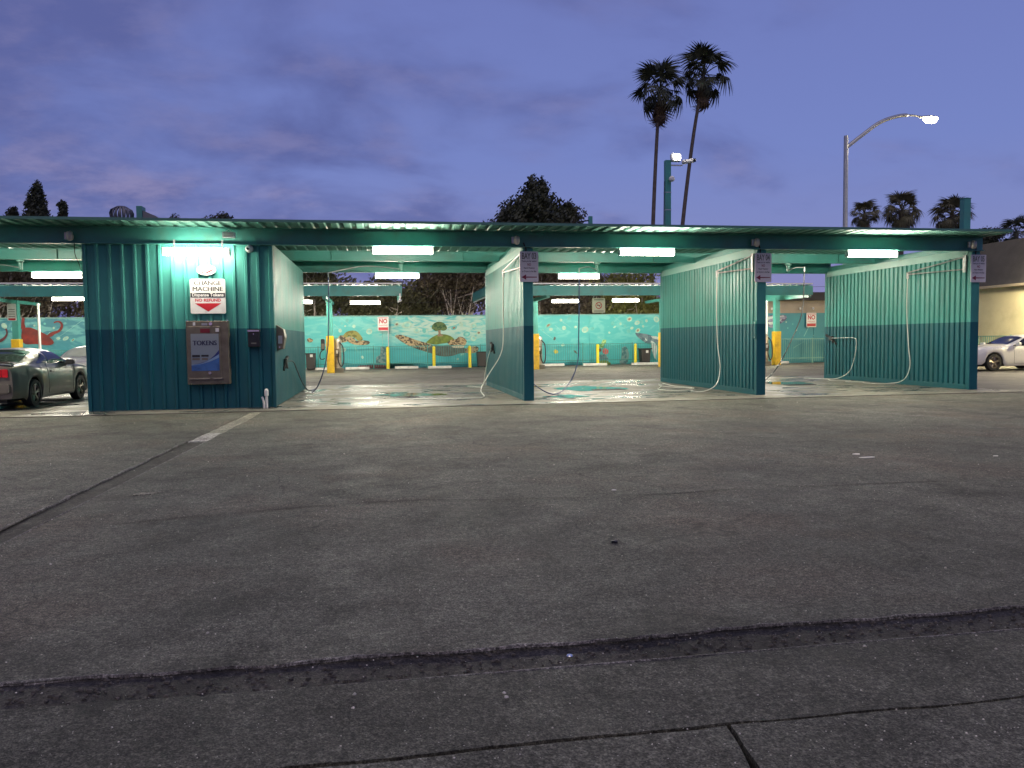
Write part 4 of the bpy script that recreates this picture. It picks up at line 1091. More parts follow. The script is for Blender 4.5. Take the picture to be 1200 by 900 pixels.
RAYS=[
  (43.0,(-2.21, 2.77),(-1.17, 1.93),0.05),
  (43.0,(-2.57, 2.45),(-2.26, 2.09),0.06),
  (43.0,(-0.73, 2.43),(-1.24, 2.04),0.04),
  (43.0,(-0.51, 2.68),(0.29, 1.92),0.1),
  (43.0,(0.4, 2.02),(1.01, 1.58),0.07),
  (43.0,(0.4, 1.7),(0.89, 1.25),0.05),
  (43.0,(0.42, 2.6),(1.25, 2.12),0.14),
  (43.0,(5.8, 2.65),(4.54, 1.76),0.08),
  (43.0,(5.79, 2.32),(4.68, 1.43),0.07),
  (43.0,(5.78, 1.65),(4.82, 1.28),0.07),
  (43.0,(1.49, 2.78),(2.55, 2.02),0.06),
  (43.0,(9.98, 2.57),(10.63, 2.11),0.05),
  (43.0,(9.67, 2.27),(10.09, 1.93),0.05),
  (43.0,(9.01, 1.9),(9.85, 1.29),0.05),
  (43.0,(-15.16, 2.78),(-16.64, 1.7),0.05),
  (43.0,(-16.77, 2.15),(-16.97, 1.99),0.06),
  (40.5,(23.52, 1.49),(23.85, 2.11),0.06),
  (40.5,(22.86, 0.83),(23.52, 1.19),0.05),
  (43.0,(12.15, 1.61),(13.45, 0.9),0.04),
  (43.0,(13.14, 2.74),(13.73, 2.31),0.05),
]
BUBBLES=[
  (43.0,9.28,2.28,0.23,0.12),
  (43.0,9.43,2.05,0.11,0.09),
  (43.0,10.19,2.12,0.12,0.12),
  (43.0,10.5,2.66,0.13,0.1),
  (43.0,10.02,2.57,0.08,0.08),
  (43.0,11.43,2.01,0.21,0.17),
  (43.0,11.84,2.06,0.13,0.09),
  (43.0,10.12,1.16,0.1,0.08),
  (43.0,10.87,2.17,0.09,0.07),
  (43.0,8.97,2.02,0.07,0.07),
  (43.0,14.07,2.6,0.17,0.14),
  (43.0,14.53,2.38,0.17,0.12),
  (43.0,14.81,2.42,0.1,0.12),
  (43.0,15.09,2.49,0.08,0.09),
  (43.0,14.89,2.18,0.07,0.08),
  (43.0,13.79,2.2,0.09,0.09),
  (43.0,13.53,2.33,0.07,0.08),
  (43.0,14.21,2.08,0.11,0.08),
  (43.0,13.06,2.36,0.11,0.12),
  (43.0,13.18,2.15,0.09,0.05),
  (43.0,14.57,1.94,0.16,0.12),
  (43.0,14.01,1.91,0.13,0.12),
  (43.0,12.86,1.83,0.06,0.07),
  (43.0,15.69,2.57,0.16,0.18),
  (43.0,-2.15,2.47,0.08,0.08),
  (43.0,-1.99,2.33,0.06,0.05),
  (43.0,-1.52,2.32,0.09,0.09),
  (43.0,-1.86,2.64,0.09,0.1),
  (43.0,-2.26,2.09,0.09,0.11),
  (43.0,-0.71,2.03,0.17,0.16),
  (43.0,-2.04,1.06,0.07,0.09),
  (43.0,-2.18,1.04,0.22,0.13),
  (43.0,-2.29,0.94,0.08,0.06),
  (43.0,-1.44,1.07,0.05,0.16),
  (43.0,-1.11,0.63,0.07,0.09),
  (43.0,1.87,2.07,0.18,0.17),
  (43.0,2.27,2.04,0.1,0.13),
  (43.0,2.44,2.09,0.05,0.07),
  (43.0,4.33,2.38,0.11,0.15),
  (43.0,4.63,1.83,0.2,0.15),
  (43.0,5.31,1.9,0.15,0.12),
  (43.0,5.01,1.59,0.17,0.16),
  (43.0,3.93,2.19,0.18,0.12),
  (43.0,1.34,2.36,0.3,0.2),
  (43.0,0.79,2.41,0.15,0.12),
  (43.0,4.38,0.72,0.17,0.08),
  (43.0,4.11,0.45,0.07,0.06),
  (43.0,5.02,2.3,0.17,0.12),
  (43.0,-17.0,2.58,0.06,0.06),
  (43.0,-16.59,2.36,0.05,0.06),
  (43.0,-17.49,2.49,0.05,0.05),
  (43.0,-18.48,2.3,0.12,0.15),
  (43.0,-18.9,2.49,0.12,0.16),
  (43.0,-16.04,1.82,0.16,0.09),
  (43.0,-15.7,1.74,0.15,0.07),
  (43.0,-16.39,1.83,0.1,0.07),
  (40.5,23.05,1.84,0.05,0.05),
  (40.5,22.82,2.18,0.04,0.04),
  (40.5,22.42,2.3,0.04,0.04),
  (40.5,24.12,1.52,0.04,0.05),
  (40.5,22.52,1.96,0.04,0.04),
  (40.5,24.49,1.51,0.04,0.04),
  (40.5,21.7,1.57,0.05,0.05),
  (40.5,23.25,1.68,0.02,0.02),
]

depth = {}
def paint_shape(host, poly, Y, m, name, level):
    y = Y - 0.003 - 0.0022 * level
    n = len(poly)
    P = [Vector((x, z, 0)) for x, z in poly]
    S2 = spline([tuple(p) for p in (P + [P[0]])], 4)[:-1]
    b = MB(); n = len(S2)
    b.add([(p.x, y, p.y) for p in S2], [tuple(range(n))])
    return b.build(name, m, host, fix=False)
lev = 4
for g_, n_, m_, Y_, poly in MURAL:
    lev += 1
    lv = {'seabed': 2}.get(g_, lev - 1)
    paint_shape(wall if Y_ > 42 else bldg, poly, Y_, MP[m_], 'painted_' + g_.replace(' ', '_') + '_' + n_, lv)
for k, (Y_, a, c, w) in enumerate(RAYS):
    a, c = Vector((a[0], 0, a[1])), Vector((c[0], 0, c[1])); d = (c - a).normalized(); q = Vector((-d.z, 0, d.x)) * max(0.02, w * 0.5)
    y = Y_ - 0.002
    b = MB(); b.add([(p.x, y - 0.00005 * k, p.z) for p in (a - q * 0.5, a + q * 0.5, c + q * 0.15, c - q * 0.15)], [(0, 1, 2, 3)])
    b.build('painted_light_ray', MP['ray'], wall if Y_ > 42 else bldg, fix=False)
for k, (Y_, x, z, rx, ry) in enumerate(BUBBLES):
    r = random.Random(k); tilt = r.uniform(0.1, 0.7); n = 14; y = Y_ - 0.005 - 0.00004 * k; pts = []
    for j in range(n):
        a = 2 * pi * j / n; u, v = rx * cos(a), ry * sin(a)
        pts.append((x + u * cos(tilt) - v * sin(tilt), y, z + u * sin(tilt) + v * cos(tilt)))
    host = wall if Y_ > 42 else bldg
    b = MB(); b.add(pts, [tuple(range(n))]); b.build('painted_bubble', MP['bubble' if k % 3 else 'bubble2'], host, fix=False)
    if rx > 0.13:
        b = MB(); b.add([(x + (p[0] - x) * 0.5, y - 0.0022, z + (p[2] - z) * 0.5) for p in pts], [tuple(range(n))]); b.build('painted_bubble_core', MP['ray' if k % 2 else 'bark'], host, fix=False)

# fence in front of the mural
def fence(x0, x1, y, label, h=1.2, m='teal_pale', span_=3.0, along='x'):
    t = thing('picket_fence', ((x0 + x1) / 2, y, 0) if along == 'x' else (y, (x0 + x1) / 2, 0), label, 'fence')
    sw = (lambda a, c: (a, c)) if along == 'x' else (lambda a, c: (c, a))
    def bx(b, a0, c0, z0, a1, c1, z1):
        p, q = sw(a0, c0), sw(a1, c1)
        b.box((min(p[0], q[0]), min(p[1], q[1]), z0), (max(p[0], q[0]), max(p[1], q[1]), z1))
    n = int(round((x1 - x0) / span_))
    for k in range(n + 1):
        x = x0 + (x1 - x0) * k / n
        b = MB(); bx(b, x - 0.03, y - 0.03, 0.0, x + 0.03, y + 0.03, h + 0.06); b.build('post', m, t)
    for z in (0.28, h):
        b = MB(); bx(b, x0, y - 0.02, z - 0.02, x1, y + 0.02, z + 0.02); b.build('rail', m, t)
    for k in range(n):
        a, c = x0 + (x1 - x0) * k / n, x0 + (x1 - x0) * (k + 1) / n
        b = MB(); q = int((c - a) / 0.125)
        for j in range(1, q):
            x = a + (c - a) * j / q
            bx(b, x - 0.009, y - 0.009, 0.10, x + 0.009, y + 0.009, h - 0.021)
        o = b.build('pickets', m, t); o['kind'] = 'stuff'
    return t
fence(-18.0, 17.0, 42.55, 'thin teal picket fence along the foot of the mural wall', m='teal')
fence(17.5, 30.0, 40.0, 'teal picket fence along the foot of the back right building', h=1.35, m='teal_pale')
b = MB()
for x in (17.6, 24.9): pass
t = thing('utility_box', (25.3, 39.6, 1.0), 'small blue box on the fence at the back right', 'box')
b = MB(); b.box((25.1, 39.5, 0.95), (25.5, 39.7, 1.35)); b.build('case', mat('blue_paint', (0.02, 0.10, 0.42), 0.4), t, bevel=0.02)
b = MB(); b.box((25.27, 39.52, 0.0), (25.33, 39.6, 0.95)); b.build('stand', 'galv', t)

# signs at the back
def no_sign(x, y, z, w, h, label, pole_to=None):
    t = thing('no_parking_sign', (x, y, z), label, 'sign')
    b = MB(); b.bbox((x, y, z), (w, 0.012, h), 0.03); b.build('plate', 'signwhite', t)
    b = MB(); b.box((x - w * 0.44, y - 0.011, z - h * 0.44), (x + w * 0.44, y - 0.0075, z - h * 0.24)); b.build('red_bar', 'inkred', t)
    b = MB(); b.box((x - w * 0.44, y - 0.011, z + h * 0.40), (x + w * 0.44, y - 0.0075, z + h * 0.445)); b.build('red_line', 'inkred', t)
    text_into('lettering', 'NO', h * 0.44, 'inkred', t, x, y - 0.009, z + h * 0.045, width=w * 0.74, bold=0.012)
    text_into('lettering', 'PARKING', h * 0.15, 'inkred', t, x, y - 0.009, z - h * 0.16, width=w * 0.74)
    if pole_to:
        b = MB(); b.tube([(pole_to, y + 0.03, 0.0), (pole_to, y + 0.03, z + h / 2)], 0.025); b.build('pole', 'galv', t)
    else:
        b = MB(); b.box((x - 0.03, y + 0.007, z - 0.05), (x + 0.03, y + 0.05, z + 0.05)); b.build('bracket', 'galv', t)
    return t
no_sign(0.05, 42.3, 2.42, 0.58, 0.76, 'white and red NO sign on a pole above the yellow bollard by the mural', pole_to=0.31)
no_sign(23.9, 40.40, 2.40, 0.60, 0.80, 'white and red NO sign on the teal building at the back right')
t = thing('tow_away_sign', (-16.1, 37.2, 2.9), 'small white notice on the left vacuum post above the grey coupe', 'sign')
b = MB(); b.bbox((-16.06, 37.28, 2.95), (0.36, 0.012, 0.75), 0.03); b.build('plate', 'signwhite', t)
b = MB(); b.box((-16.2, 37.268, 2.60), (-15.92, 37.2725, 2.68)); b.build('red_line', 'inkred', t)
for k in range(4):
    b = MB(); b.box((-16.19, 37.268, 2.75 + 0.1 * k), (-15.93, 37.2725, 2.78 + 0.1 * k)); b.build('text_line', 'inkgrey', t)
b = MB(); b.box((-16.09, 37.287, 2.8), (-16.03, 37.62, 2.9)); b.build('bracket', 'galv', t)
t = thing('no_smoking_sign', (10.45, 36.6, 3.3), 'cream square no smoking sign hung between two strip lights', 'sign')
x, y, z = 10.42, 36.6, 3.10
b = MB(); b.bbox((x, y, z), (0.64, 0.014, 0.70), 0.02); b.build('plate', mat('cream_sign', (0.55, 0.50, 0.40), 0.5, var=0.06), t)
ring = []
b = MB(); n = 28
b.add([(x + r_ * cos(2 * pi * k / n), y - 0.010, z + r_ * sin(2 * pi * k / n)) for r_ in (0.165, 0.13) for k in range(n)], [(k, (k + 1) % n, (k + 1) % n + n, k + n) for k in range(n)])
b.cbox((x, y - 0.0105, z), (0.29, 0.003, 0.028), Matrix.Rotation(rad(45), 3, 'Y')); b.build('prohibition_ring', 'inkred', t)
b = MB(); b.box((x - 0.09, y - 0.0085, z - 0.015), (x + 0.08, y - 0.0072, z + 0.018)); b.tube(spline([(x + 0.07, y - 0.009, z + 0.02), (x + 0.10, y - 0.009, z + 0.05), (x + 0.06, y - 0.009, z + 0.08)], 4), 0.008, 4); b.build('cigarette', 'ink', t)
b = MB(); b.box((x - 0.24, y - 0.0095, z + 0.25), (x + 0.24, y - 0.0075, z + 0.30)); b.build('text_line', 'inkgrey', t)
b = MB(); b.box((x - 0.24, y - 0.0095, z - 0.29), (x + 0.24, y - 0.0075, z - 0.25)); b.build('text_line', 'inkgrey', t)
for s in (-0.25, 0.25):
    b = MB(); b.tube([(x + s, y, z + 0.35), (x + s, y, 3.93)], 0.006, 5); b.build('hanger', 'galv', t)
for x, lb in ((-15.27, 'thin pale pole beside the red painted octopus'), (19.75 + 0.2, 'thin pale pole seen just right of the middle divider wall')):
    t = thing('drain_pipe', (x, 38.0, 0), lb, 'pole')
    b = MB(); b.tube([(x, 38.0, 0.0), (x, 38.0, 3.36)], 0.055, 10); b.build('pipe', 'whiteplastic', t, smooth=True)
    b = MB(); b.lathe([(0.09, 3.28), (0.09, 3.36)], (x, 38.0, 0), 10); b.build('collar', 'galv', t)
b = MB(); b.tube(spline([(-30, 44.5, 4.7), (4, 44.5, 4.32), (40, 44.5, 4.75)], 12), 0.012, 4); tag(b.build('overhead_cable', 'blackrubber', loc=(0, 44.5, 4.3)), 'thin overhead cable crossing in front of the back trees, upper one', 'cable')
b = MB(); b.tube(spline([(-30, 44.3, 4.0), (4, 44.3, 3.66), (40, 44.3, 4.1)], 12), 0.012, 4); tag(b.build('overhead_cable', 'blackrubber', loc=(0, 44.3, 3.6)), 'thin overhead cable just above the mural wall, lower one', 'cable')

# ------------------------------------------------------------------ things on the equipment room front
FY = 18.008          # front of the ribs
t = thing('change_machine_sign', (-3.775, FY, 2.5), 'white CHANGE MACHINE sign with black stripe and red arrow', 'sign')
x = -3.775
b = MB(); b.bbox((x, FY - 0.02, 2.50), (0.74, 0.012, 0.76), 0.03); b.build('plate', 'signwhite', t)
b = MB(); b.box((x - 0.362, FY - 0.0305, 2.475), (x + 0.362, FY - 0.0265, 2.572)); b.build('black_stripe', 'ink', t)
for k_, dx_ in enumerate((-0.004, 0.0, 0.004)): text_into('lettering', 'CHANGE', 0.135, 'ink', t, x + dx_, FY - 0.0275 - 0.0005 * k_, 2.745, width=0.57)
for k_, dx_ in enumerate((-0.004, 0.0, 0.004)): text_into('lettering', 'MACHINE', 0.135, 'ink', t, x + dx_, FY - 0.0275 - 0.0005 * k_, 2.615, width=0.63)
text_into('lettering', 'Dispense Tokens', 0.098, 'signwhite', t, x, FY - 0.0325, 2.497, width=0.66, bold=0.003)
text_into('lettering', 'NO REFUND', 0.085, 'inkred', t, x, FY - 0.0275, 2.385, width=0.54, bold=0.003)
b = MB(); b.add([(x - 0.28, FY - 0.028, 2.345), (x + 0.28, FY - 0.028, 2.345), (x, FY - 0.028, 2.165)], [(0, 1, 2)]); b.build('red_arrow', 'inkred', t, fix=False)
t = thing('oval_logo_sign', (-3.79, FY, 3.06), 'small white oval logo sign under the wall strip light', 'sign')
b = MB(); n = 32; cx, cz = -3.79, 3.075
b.add([(cx + 0.20 * cos(2 * pi * k / n), FY - 0.03, cz + 0.115 * sin(2 * pi * k / n)) for k in range(n)] + [(cx + 0.20 * cos(2 * pi * k / n), FY - 0.01, cz + 0.115 * sin(2 * pi * k / n)) for k in range(n)],
      [tuple(range(n)), tuple(range(2 * n - 1, n - 1, -1))] + [(i, i + n, (i + 1) % n + n, (i + 1) % n) for i in range(n)])
b.build('plate', 'signwhite', t)
b = MB(); y = FY - 0.032
sc = [(-0.155, -0.015), (-0.14, 0.035), (-0.115, 0.045), (-0.13, -0.005), (-0.105, -0.01), (-0.085, 0.04), (-0.075, 0.045), (-0.09, -0.005), (-0.065, 0.0), (-0.045, 0.035), (-0.03, 0.02), (-0.04, 0.005), (-0.015, 0.012), (0.01, 0.045), (0.01, 0.015), (0.04, 0.035), (0.10, 0.065)]
b.tube(spline([(cx + p[0], y, cz + p[1]) for p in sc], 4), 0.0045, 4); b.build('script_logo', 'inkgrey', t)
b = MB()
b.add([(cx + p[0], y, cz + p[1]) for p in ((-0.12, -0.045), (-0.065, -0.042), (-0.06, -0.066), (-0.10, -0.075))], [(0, 1, 2, 3)])
b.add([(cx + p[0], y, cz + p[1]) for p in ((-0.05, -0.055), (0.0, -0.045), (0.06, -0.012), (0.15, 0.03), (0.165, 0.012), (0.10, -0.035), (0.03, -0.07), (-0.03, -0.075))], [(0, 1, 2, 3, 4, 5, 6, 7)])
b.build('red_swash', 'inkred', t, fix=False)

t = thing('token_machine', (-3.78, FY, 1.25), 'brown steel token change machine with blue TOKENS panel', 'machine')
x0, x1, z0, z1 = -4.22, -3.34, 0.565, 1.955
fy = FY - 0.20
b = MB(); b.box((x0, fy, z0), (x1, FY - 0.002, z1)); b.build('cabinet', 'steel_dark', t, bevel=0.012)
b = MB(); b.box((x0 + 0.03, fy - 0.02, z0 + 0.12), (x1 - 0.16, fy - 0.002, z1 - 0.12)); d = b.build('door', 'steel_dark', t, bevel=0.008)
px0, px1, pz0, pz1 = x0 + 0.10, x1 - 0.20, z0 + 0.30, z1 - 0.28
def panel_print():
    m = bpy.data.materials.new('token_panel_print'); m.use_nodes = True
    tt = m.node_tree; p = tt.nodes['Principled BSDF']; p.inputs['Roughness'].default_value = 0.3
    g = tt.nodes.new('ShaderNodeNewGeometry'); s = tt.nodes.new('ShaderNodeSeparateXYZ'); tt.links.new(g.outputs['Position'], s.inputs[0])
    r = tt.nodes.new('ShaderNodeMapRange'); r.inputs[1].default_value = pz0; r.inputs[2].default_value = pz1; tt.links.new(s.outputs[2], r.inputs[0])
    c = tt.nodes.new('ShaderNodeValToRGB')
    c.color_ramp.elements[0].position = 0.3; c.color_ramp.elements[0].color = (0.20, 0.25, 0.29, 1)
    c.color_ramp.elements[1].position = 1.0; c.color_ramp.elements[1].color = (0.25, 0.28, 0.29, 1)
    tt.links.new(r.outputs[0], c.inputs[0]); tt.links.new(c.outputs[0], p.inputs['Base Color'])
    return m
b = MB(); b.box((px0, fy - 0.026, pz0), (px1, fy - 0.0205, pz1)); pn = b.build('print_panel', panel_print(), d)
def wave(f0, f1, m, dy):
    q = MB(); n = 14; vs = []
    for k in range(n + 1):
        u = k / n; xx = px0 + (px1 - px0) * u
        vs += [(xx, fy - 0.0265 - dy, pz0 + (pz1 - pz0) * f0(u)), (xx, fy - 0.0265 - dy, pz0 + (pz1 - pz0) * f1(u))]
    q.add(vs, [(2 * k, 2 * k + 2, 2 * k + 3, 2 * k + 1) for k in range(n)]); q.build('blue_wave', m, d, fix=False)
wave(lambda u: 0.0, lambda u: 0.16 + 0.20 * u * u, mat('mid_blue_print', (0.04, 0.12, 0.32), 0.35, var=0.35, vscale=6), 0.0005)
wave(lambda u: 0.15 + 0.05 * u + 0.16 * u * u, lambda u: 0.17 + 0.05 * u + 0.23 * u * u, mat('light_blue_print', (0.20, 0.32, 0.48), 0.35, var=0.1), 0.001)
wave(lambda u: 0.17 + 0.05 * u + 0.23 * u * u, lambda u: 0.17 + 0.03 * u + 0.36 * u ** 2.6, mat('deep_blue_print', (0.015, 0.03, 0.16), 0.35, var=0.1), 0.0015)
for k_, dx_ in enumerate((-0.006, 0.0, 0.006)): text_into('lettering', 'TOKENS', 0.145, 'inknavy', t, (px0 + px1) / 2 + dx_, fy - 0.029 - 0.0005 * k_, pz0 + 0.56, width=0.49)
for xx, zz, w_, h_ in ((px0 + 0.02, pz0 + 0.30, 0.16, 0.05), (px0 + 0.21, pz0 + 0.31, 0.15, 0.04), (px0 + 0.02, pz0 + 0.24, 0.16, 0.04), (px0 + 0.22, pz0 + 0.24, 0.12, 0.04)):
    b = MB(); b.box((xx, fy - 0.032, zz), (xx + w_, fy - 0.029, zz + h_)); b.build('button_label', 'ink' if zz > pz0 + 0.28 else 'steel_dark', d)
b = MB(); b.box((px0 + 0.20, fy - 0.024, pz1 + 0.02), (px0 + 0.40, fy - 0.0205, pz1 + 0.11)); b.build('red_display', mat('dim_red_window', (0.16, 0.015, 0.02), 0.2), d)
b = MB(); b.box((px1 - 0.06, fy - 0.024, pz1 + 0.04), (px1 + 0.01, fy - 0.0205, pz1 + 0.12)); b.build('sticker', 'signlilac', d)
for xx, zz, w_, h_, m_ in ((x0 + 0.15, z1 - 0.10, 0.05, 0.07, 'signwhite'), (x0 + 0.33, z1 - 0.10, 0.12, 0.05, 'galv')):
    b = MB(); b.box((xx, fy - 0.007, zz), (xx + w_, fy - 0.001, zz + h_)); b.build('plate', m_, t)
b = MB(); b.lathe([(0.035, 0), (0.035, 0.012), (0.02, 0.02)], (x0 + 0.52, fy - 0.021, z1 - 0.065), 14, axis='y'); b.build('lock', 'chrome', t)
b = MB(); b.lathe([(0.035, 0), (0.035, 0.02), (0.02, 0.03)], (px1 - 0.20, fy - 0.052, pz0 - 0.045), 14, axis='y'); b.build('lock', 'chrome', d)
for a, c in ((x0 + 0.05, x0 + 0.49), (x0 + 0.54, x0 + 0.75)):
    b = MB(); b.add([(a, fy - 0.06, z0 + 0.125), (c, fy - 0.06, z0 + 0.125), (c, fy - 0.002, z0 + 0.155), (a, fy - 0.002, z0 + 0.155), (a, fy - 0.06, z0 + 0.118), (c, fy - 0.06, z0 + 0.118), (c, fy - 0.002, z0 + 0.121), (a, fy - 0.002, z0 + 0.121)], [(0, 1, 2, 3), (7, 6, 5, 4), (0, 4, 5, 1), (1, 5, 6, 2), (2, 6, 7, 3), (3, 7, 4, 0)])
    b.build('coin_tray', 'chrome', t)
for xx in (x0 + 0.02, (x0 + x1) / 2, x1 - 0.02):
    b = MB(); b.lathe([(0.016, 0), (0.016, 0.02), (0.006, 0.026)], (xx, fy + 0.05, z1), 8); b.build('bolt', 'chrome', t)
t = thing('drop_box', (-2.82, FY, 1.56), 'black wall drop box right of the token machine', 'mailbox')
b = MB(); b.box((-2.945, FY - 0.12, 1.37), (-2.695, FY - 0.002, 1.70)); b.build('body', 'black', t, bevel=0.015)
b = MB(); b.box((-2.955, FY - 0.135, 1.702), (-2.685, FY - 0.002, 1.765)); b.build('lid', 'black', t, bevel=0.012)
b = MB(); b.box((-2.945, FY - 0.142, 1.715), (-2.695, FY - 0.136, 1.742)); b.build('chrome_strip', 'chrome', t)
b = MB(); b.box((-2.875, FY - 0.125, 1.44), (-2.765, FY - 0.1205, 1.47)); b.build('name_plate', 'inkgrey', t)
b = MB(); b.lathe([(0.012, 0), (0.012, 0.01)], (-2.82, FY - 0.13, 1.66), 10, axis='y'); b.build('lock', 'chrome', t)
for z in (1.77,):
    pass
t = thing('dome_camera', (-2.87, FY - 0.05, 3.55), 'round white camera on the room wall right of the strip light', 'camera')
b = MB(); b.lathe([(0.085, 0), (0.085, -0.04), (0.07, -0.08), (0.035, -0.115), (0.01, -0.12)], (-2.87, FY - 0.002, 3.545), 16, axis='y'); b.build('shell', 'white', t, smooth=True)
b = MB(); b.lathe([(0.026, 0), (0.026, -0.02)], (-2.885, FY - 0.115, 3.535), 12, axis='y'); b.build('lens', 'black', t)
t = thing('security_floodlight', (-3.27, 17.9, 3.82), 'unlit wide floodlight on the front beam above the wall strip light', 'floodlight')
b = MB(); b.box((-3.40, 17.80, 3.76), (-3.13, 17.90, 3.89)); b.build('head', 'galv', t, bevel=0.015)
b = MB(); b.box((-3.36, 17.79, 3.785), (-3.17, 17.799, 3.865)); b.build('lens', mat('grey_lens', (0.25, 0.26, 0.25), 0.15), t)
b = MB(); b.tube([(-3.34, 17.85, 3.89), (-3.27, 17.86, 3.95), (-3.20, 17.85, 3.89)], 0.01); b.build('bracket', 'galv', t)
# PVC pipes at the corner
t = thing('vent_pipe', (-2.585, 17.92, 0), 'capped upright white plastic pipe at the right foot of the equipment room', 'pipe')
b = MB(); b.tube([(-2.585, 17.92, 0.0), (-2.585, 17.92, 0.30)], 0.028, 10); b.build('pipe', 'whiteplastic', t, smooth=True)
b = MB(); b.lathe([(0.045, 0.28), (0.048, 0.38), (0.04, 0.42), (0.02, 0.435)], (-2.585, 17.92, 0), 12); b.build('cap', 'whiteplastic', t, smooth=True)
t = thing('vent_pipe', (-2.64, 17.90, 0), 'shorter bent white plastic pipe stub beside the capped pipe', 'pipe')
b = MB(); b.tube(spline([(-2.64, 17.90, 0.0), (-2.645, 17.90, 0.14), (-2.68, 17.90, 0.26)]), 0.024, 10); b.build('pipe', 'whiteplastic', t, smooth=True)

# small jar floodlights on the front beam with conduit elbows
def jarlight(x, label, src=[]):
    if src:
        c = copy_tree(src[0], (x, 17.85, 3.78)); c['label'] = label; return
    t = thing('jar_lamp', (x, 17.85, 3.78), label, 'lamp', 'unlit jar lamps on the front beam')
    b = MB(); b.lathe([(0.05, 3.86), (0.062, 3.83), (0.062, 3.79)], (x, 17.82, 0), 14); b.build('cap', 'galv', t, smooth=True)
    b = MB(); b.lathe([(0.068, 3.79), (0.07, 3.74), (0.055, 3.69), (0.02, 3.665)], (x, 17.82, 0), 14); b.build('jar', mat('frosted_jar', (0.55, 0.52, 0.46), 0.25, var=0.1), t, smooth=True)
    b = MB(); b.box((x - 0.12, 17.84, 3.70), (x - 0.02, 17.90, 3.85)); b.build('junction_box', 'galv', t, bevel=0.008)
    b = MB(); b.tube([(x - 0.02, 17.87, 3.84), (x, 17.85, 3.875), (x, 17.82, 3.86)], 0.012); b.build('arm', 'galv', t)
    src.append(t)
jarlight(3.12, 'unlit jar lamp on the front beam above the left divider wall')
jarlight(9.08, 'unlit jar lamp on the front beam above the middle divider wall')
jarlight(15.05, 'unlit jar lamp on the front beam above the right end wall')
jarlight(-6.48, 'unlit jar lamp on the front beam at the left corner of the equipment room')
b = MB(); b.tube(spline([(-6.42, 17.88, 3.62), (-6.44, 17.95, 3.4), (-6.36, 17.97, 3.15), (-6.345, 17.98, 3.05)]), 0.008, 5); tag(b.build('hanging_cable', 'blackrubber', loc=(-6.4, 17.9, 3.3)), 'thin dark cable looping down from the left corner lamp', 'cable')

def bay_sign(x, num, label):
    z0, z1 = 2.82, 3.53; y = 17.965; w = 0.44
    t = thing('bay_sign', (x, y, (z0 + z1) / 2), label, 'sign', 'bay number signs')
    b = MB(); b.bbox((x, y, (z0 + z1) / 2), (w, 0.012, z1 - z0), 0.02); b.build('plate', 'signlilac', t)
    Y = y - 0.0085
    text_into('lettering', 'BAY ' + num, 0.20, 'inkgrey', t, x, Y, z1 - 0.175, width=0.34, bold=0.006)
    text_into('lettering', 'Thank you for waiting', 0.055, 'ink', t, x, Y, z1 - 0.245, width=0.36, bold=0.001)
    text_into('lettering', 'NO', 0.085, 'inkmaroon', t, x, Y, z1 - 0.335, width=0.085, bold=0.002)
    text_into('lettering', 'Hand Washing', 0.055, 'ink', t, x, Y, z1 - 0.405, width=0.26, bold=0.001)
    text_into('lettering', 'or Drying in the Bay', 0.055, 'ink', t, x, Y, z1 - 0.482, width=0.34, bold=0.001)
    za = z0 + 0.11
    b = MB(); b.add([(x - 0.185, Y, za), (x - 0.075, Y, za + 0.065), (x - 0.075, Y, za + 0.014), (x + 0.185, Y, za + 0.010), (x + 0.185, Y, za - 0.010), (x - 0.075, Y, za - 0.014), (x - 0.075, Y, za - 0.065)], [(0, 1, 2, 5, 6), (2, 3, 4, 5)])
    b.build('arrow', 'inkmaroon', t, fix=False)
    for z in (z0 + 0.1, z1 - 0.1):
        b = MB(); b.box((x - 0.02, y + 0.007, z - 0.02), (x + 0.02, y + 0.052, z + 0.02)); b.build('bracket', 'galv', t)
    b = MB(); b.tube(spline([(x - 0.07, 17.99, 3.52), (x - 0.07, 17.98, 3.60), (x - 0.11, 17.93, 3.66), (x - 0.14, 17.90, 3.72)]), 0.016, 6); b.build('conduit', 'blackrubber', t)
bay_sign(3.43, '03', 'pale BAY 03 sign with maroon arrow on the left divider post')
bay_sign(9.32, '04', 'pale BAY 04 sign with maroon arrow on the middle divider post')
bay_sign(15.32, '05', 'pale BAY 05 sign with maroon arrow on the right end post')

# ------------------------------------------------------------------ wash gear: booms, hoses, guns, meters
def wall_boom(x, y, label):
    """triangular swing arm bracket on the left face of a divider"""
    t = thing('hose_boom', (x, y, 3.3), label, 'boom', 'swing arm hose booms on the divider walls')
    b = MB(); b.tube([(x - 0.06, 18.25, 3.50), (x - 0.20, y, 3.27)], 0.018); b.build('strut', 'galv', t)
    b = MB(); b.tube([(x - 0.06, 18.25, 3.18), (x - 0.20, y, 3.22)], 0.018); b.build('arm', 'galv', t)
    b = MB(); b.box((x - 0.07, 18.20, 3.10), (x - 0.035, 18.30, 3.55)); b.build('mount', 'galv', t)
    b = MB(); b.lathe([(0.03, 3.10), (0.035, 3.26), (0.02, 3.29)], (x - 0.20, y, 0), 10); b.build('swivel', 'galv', t)
wall_boom(3.33, 20.0, 'metal hose boom bracket at the top of the left divider wall')
wall_boom(9.23, 20.0, 'metal hose boom bracket at the top of the middle divider wall')
wall_boom(15.21, 20.3, 'metal hose boom bracket at the top of the right end wall')
def hose(pts, r, m, label, loc):
    b = MB(); b.tube(spline(pts, 10), r, 7)
    o = b.build('wash_hose', m, None, smooth=True, loc=loc); tag(o, label, 'hose', 'wash hoses')
W = 0.03
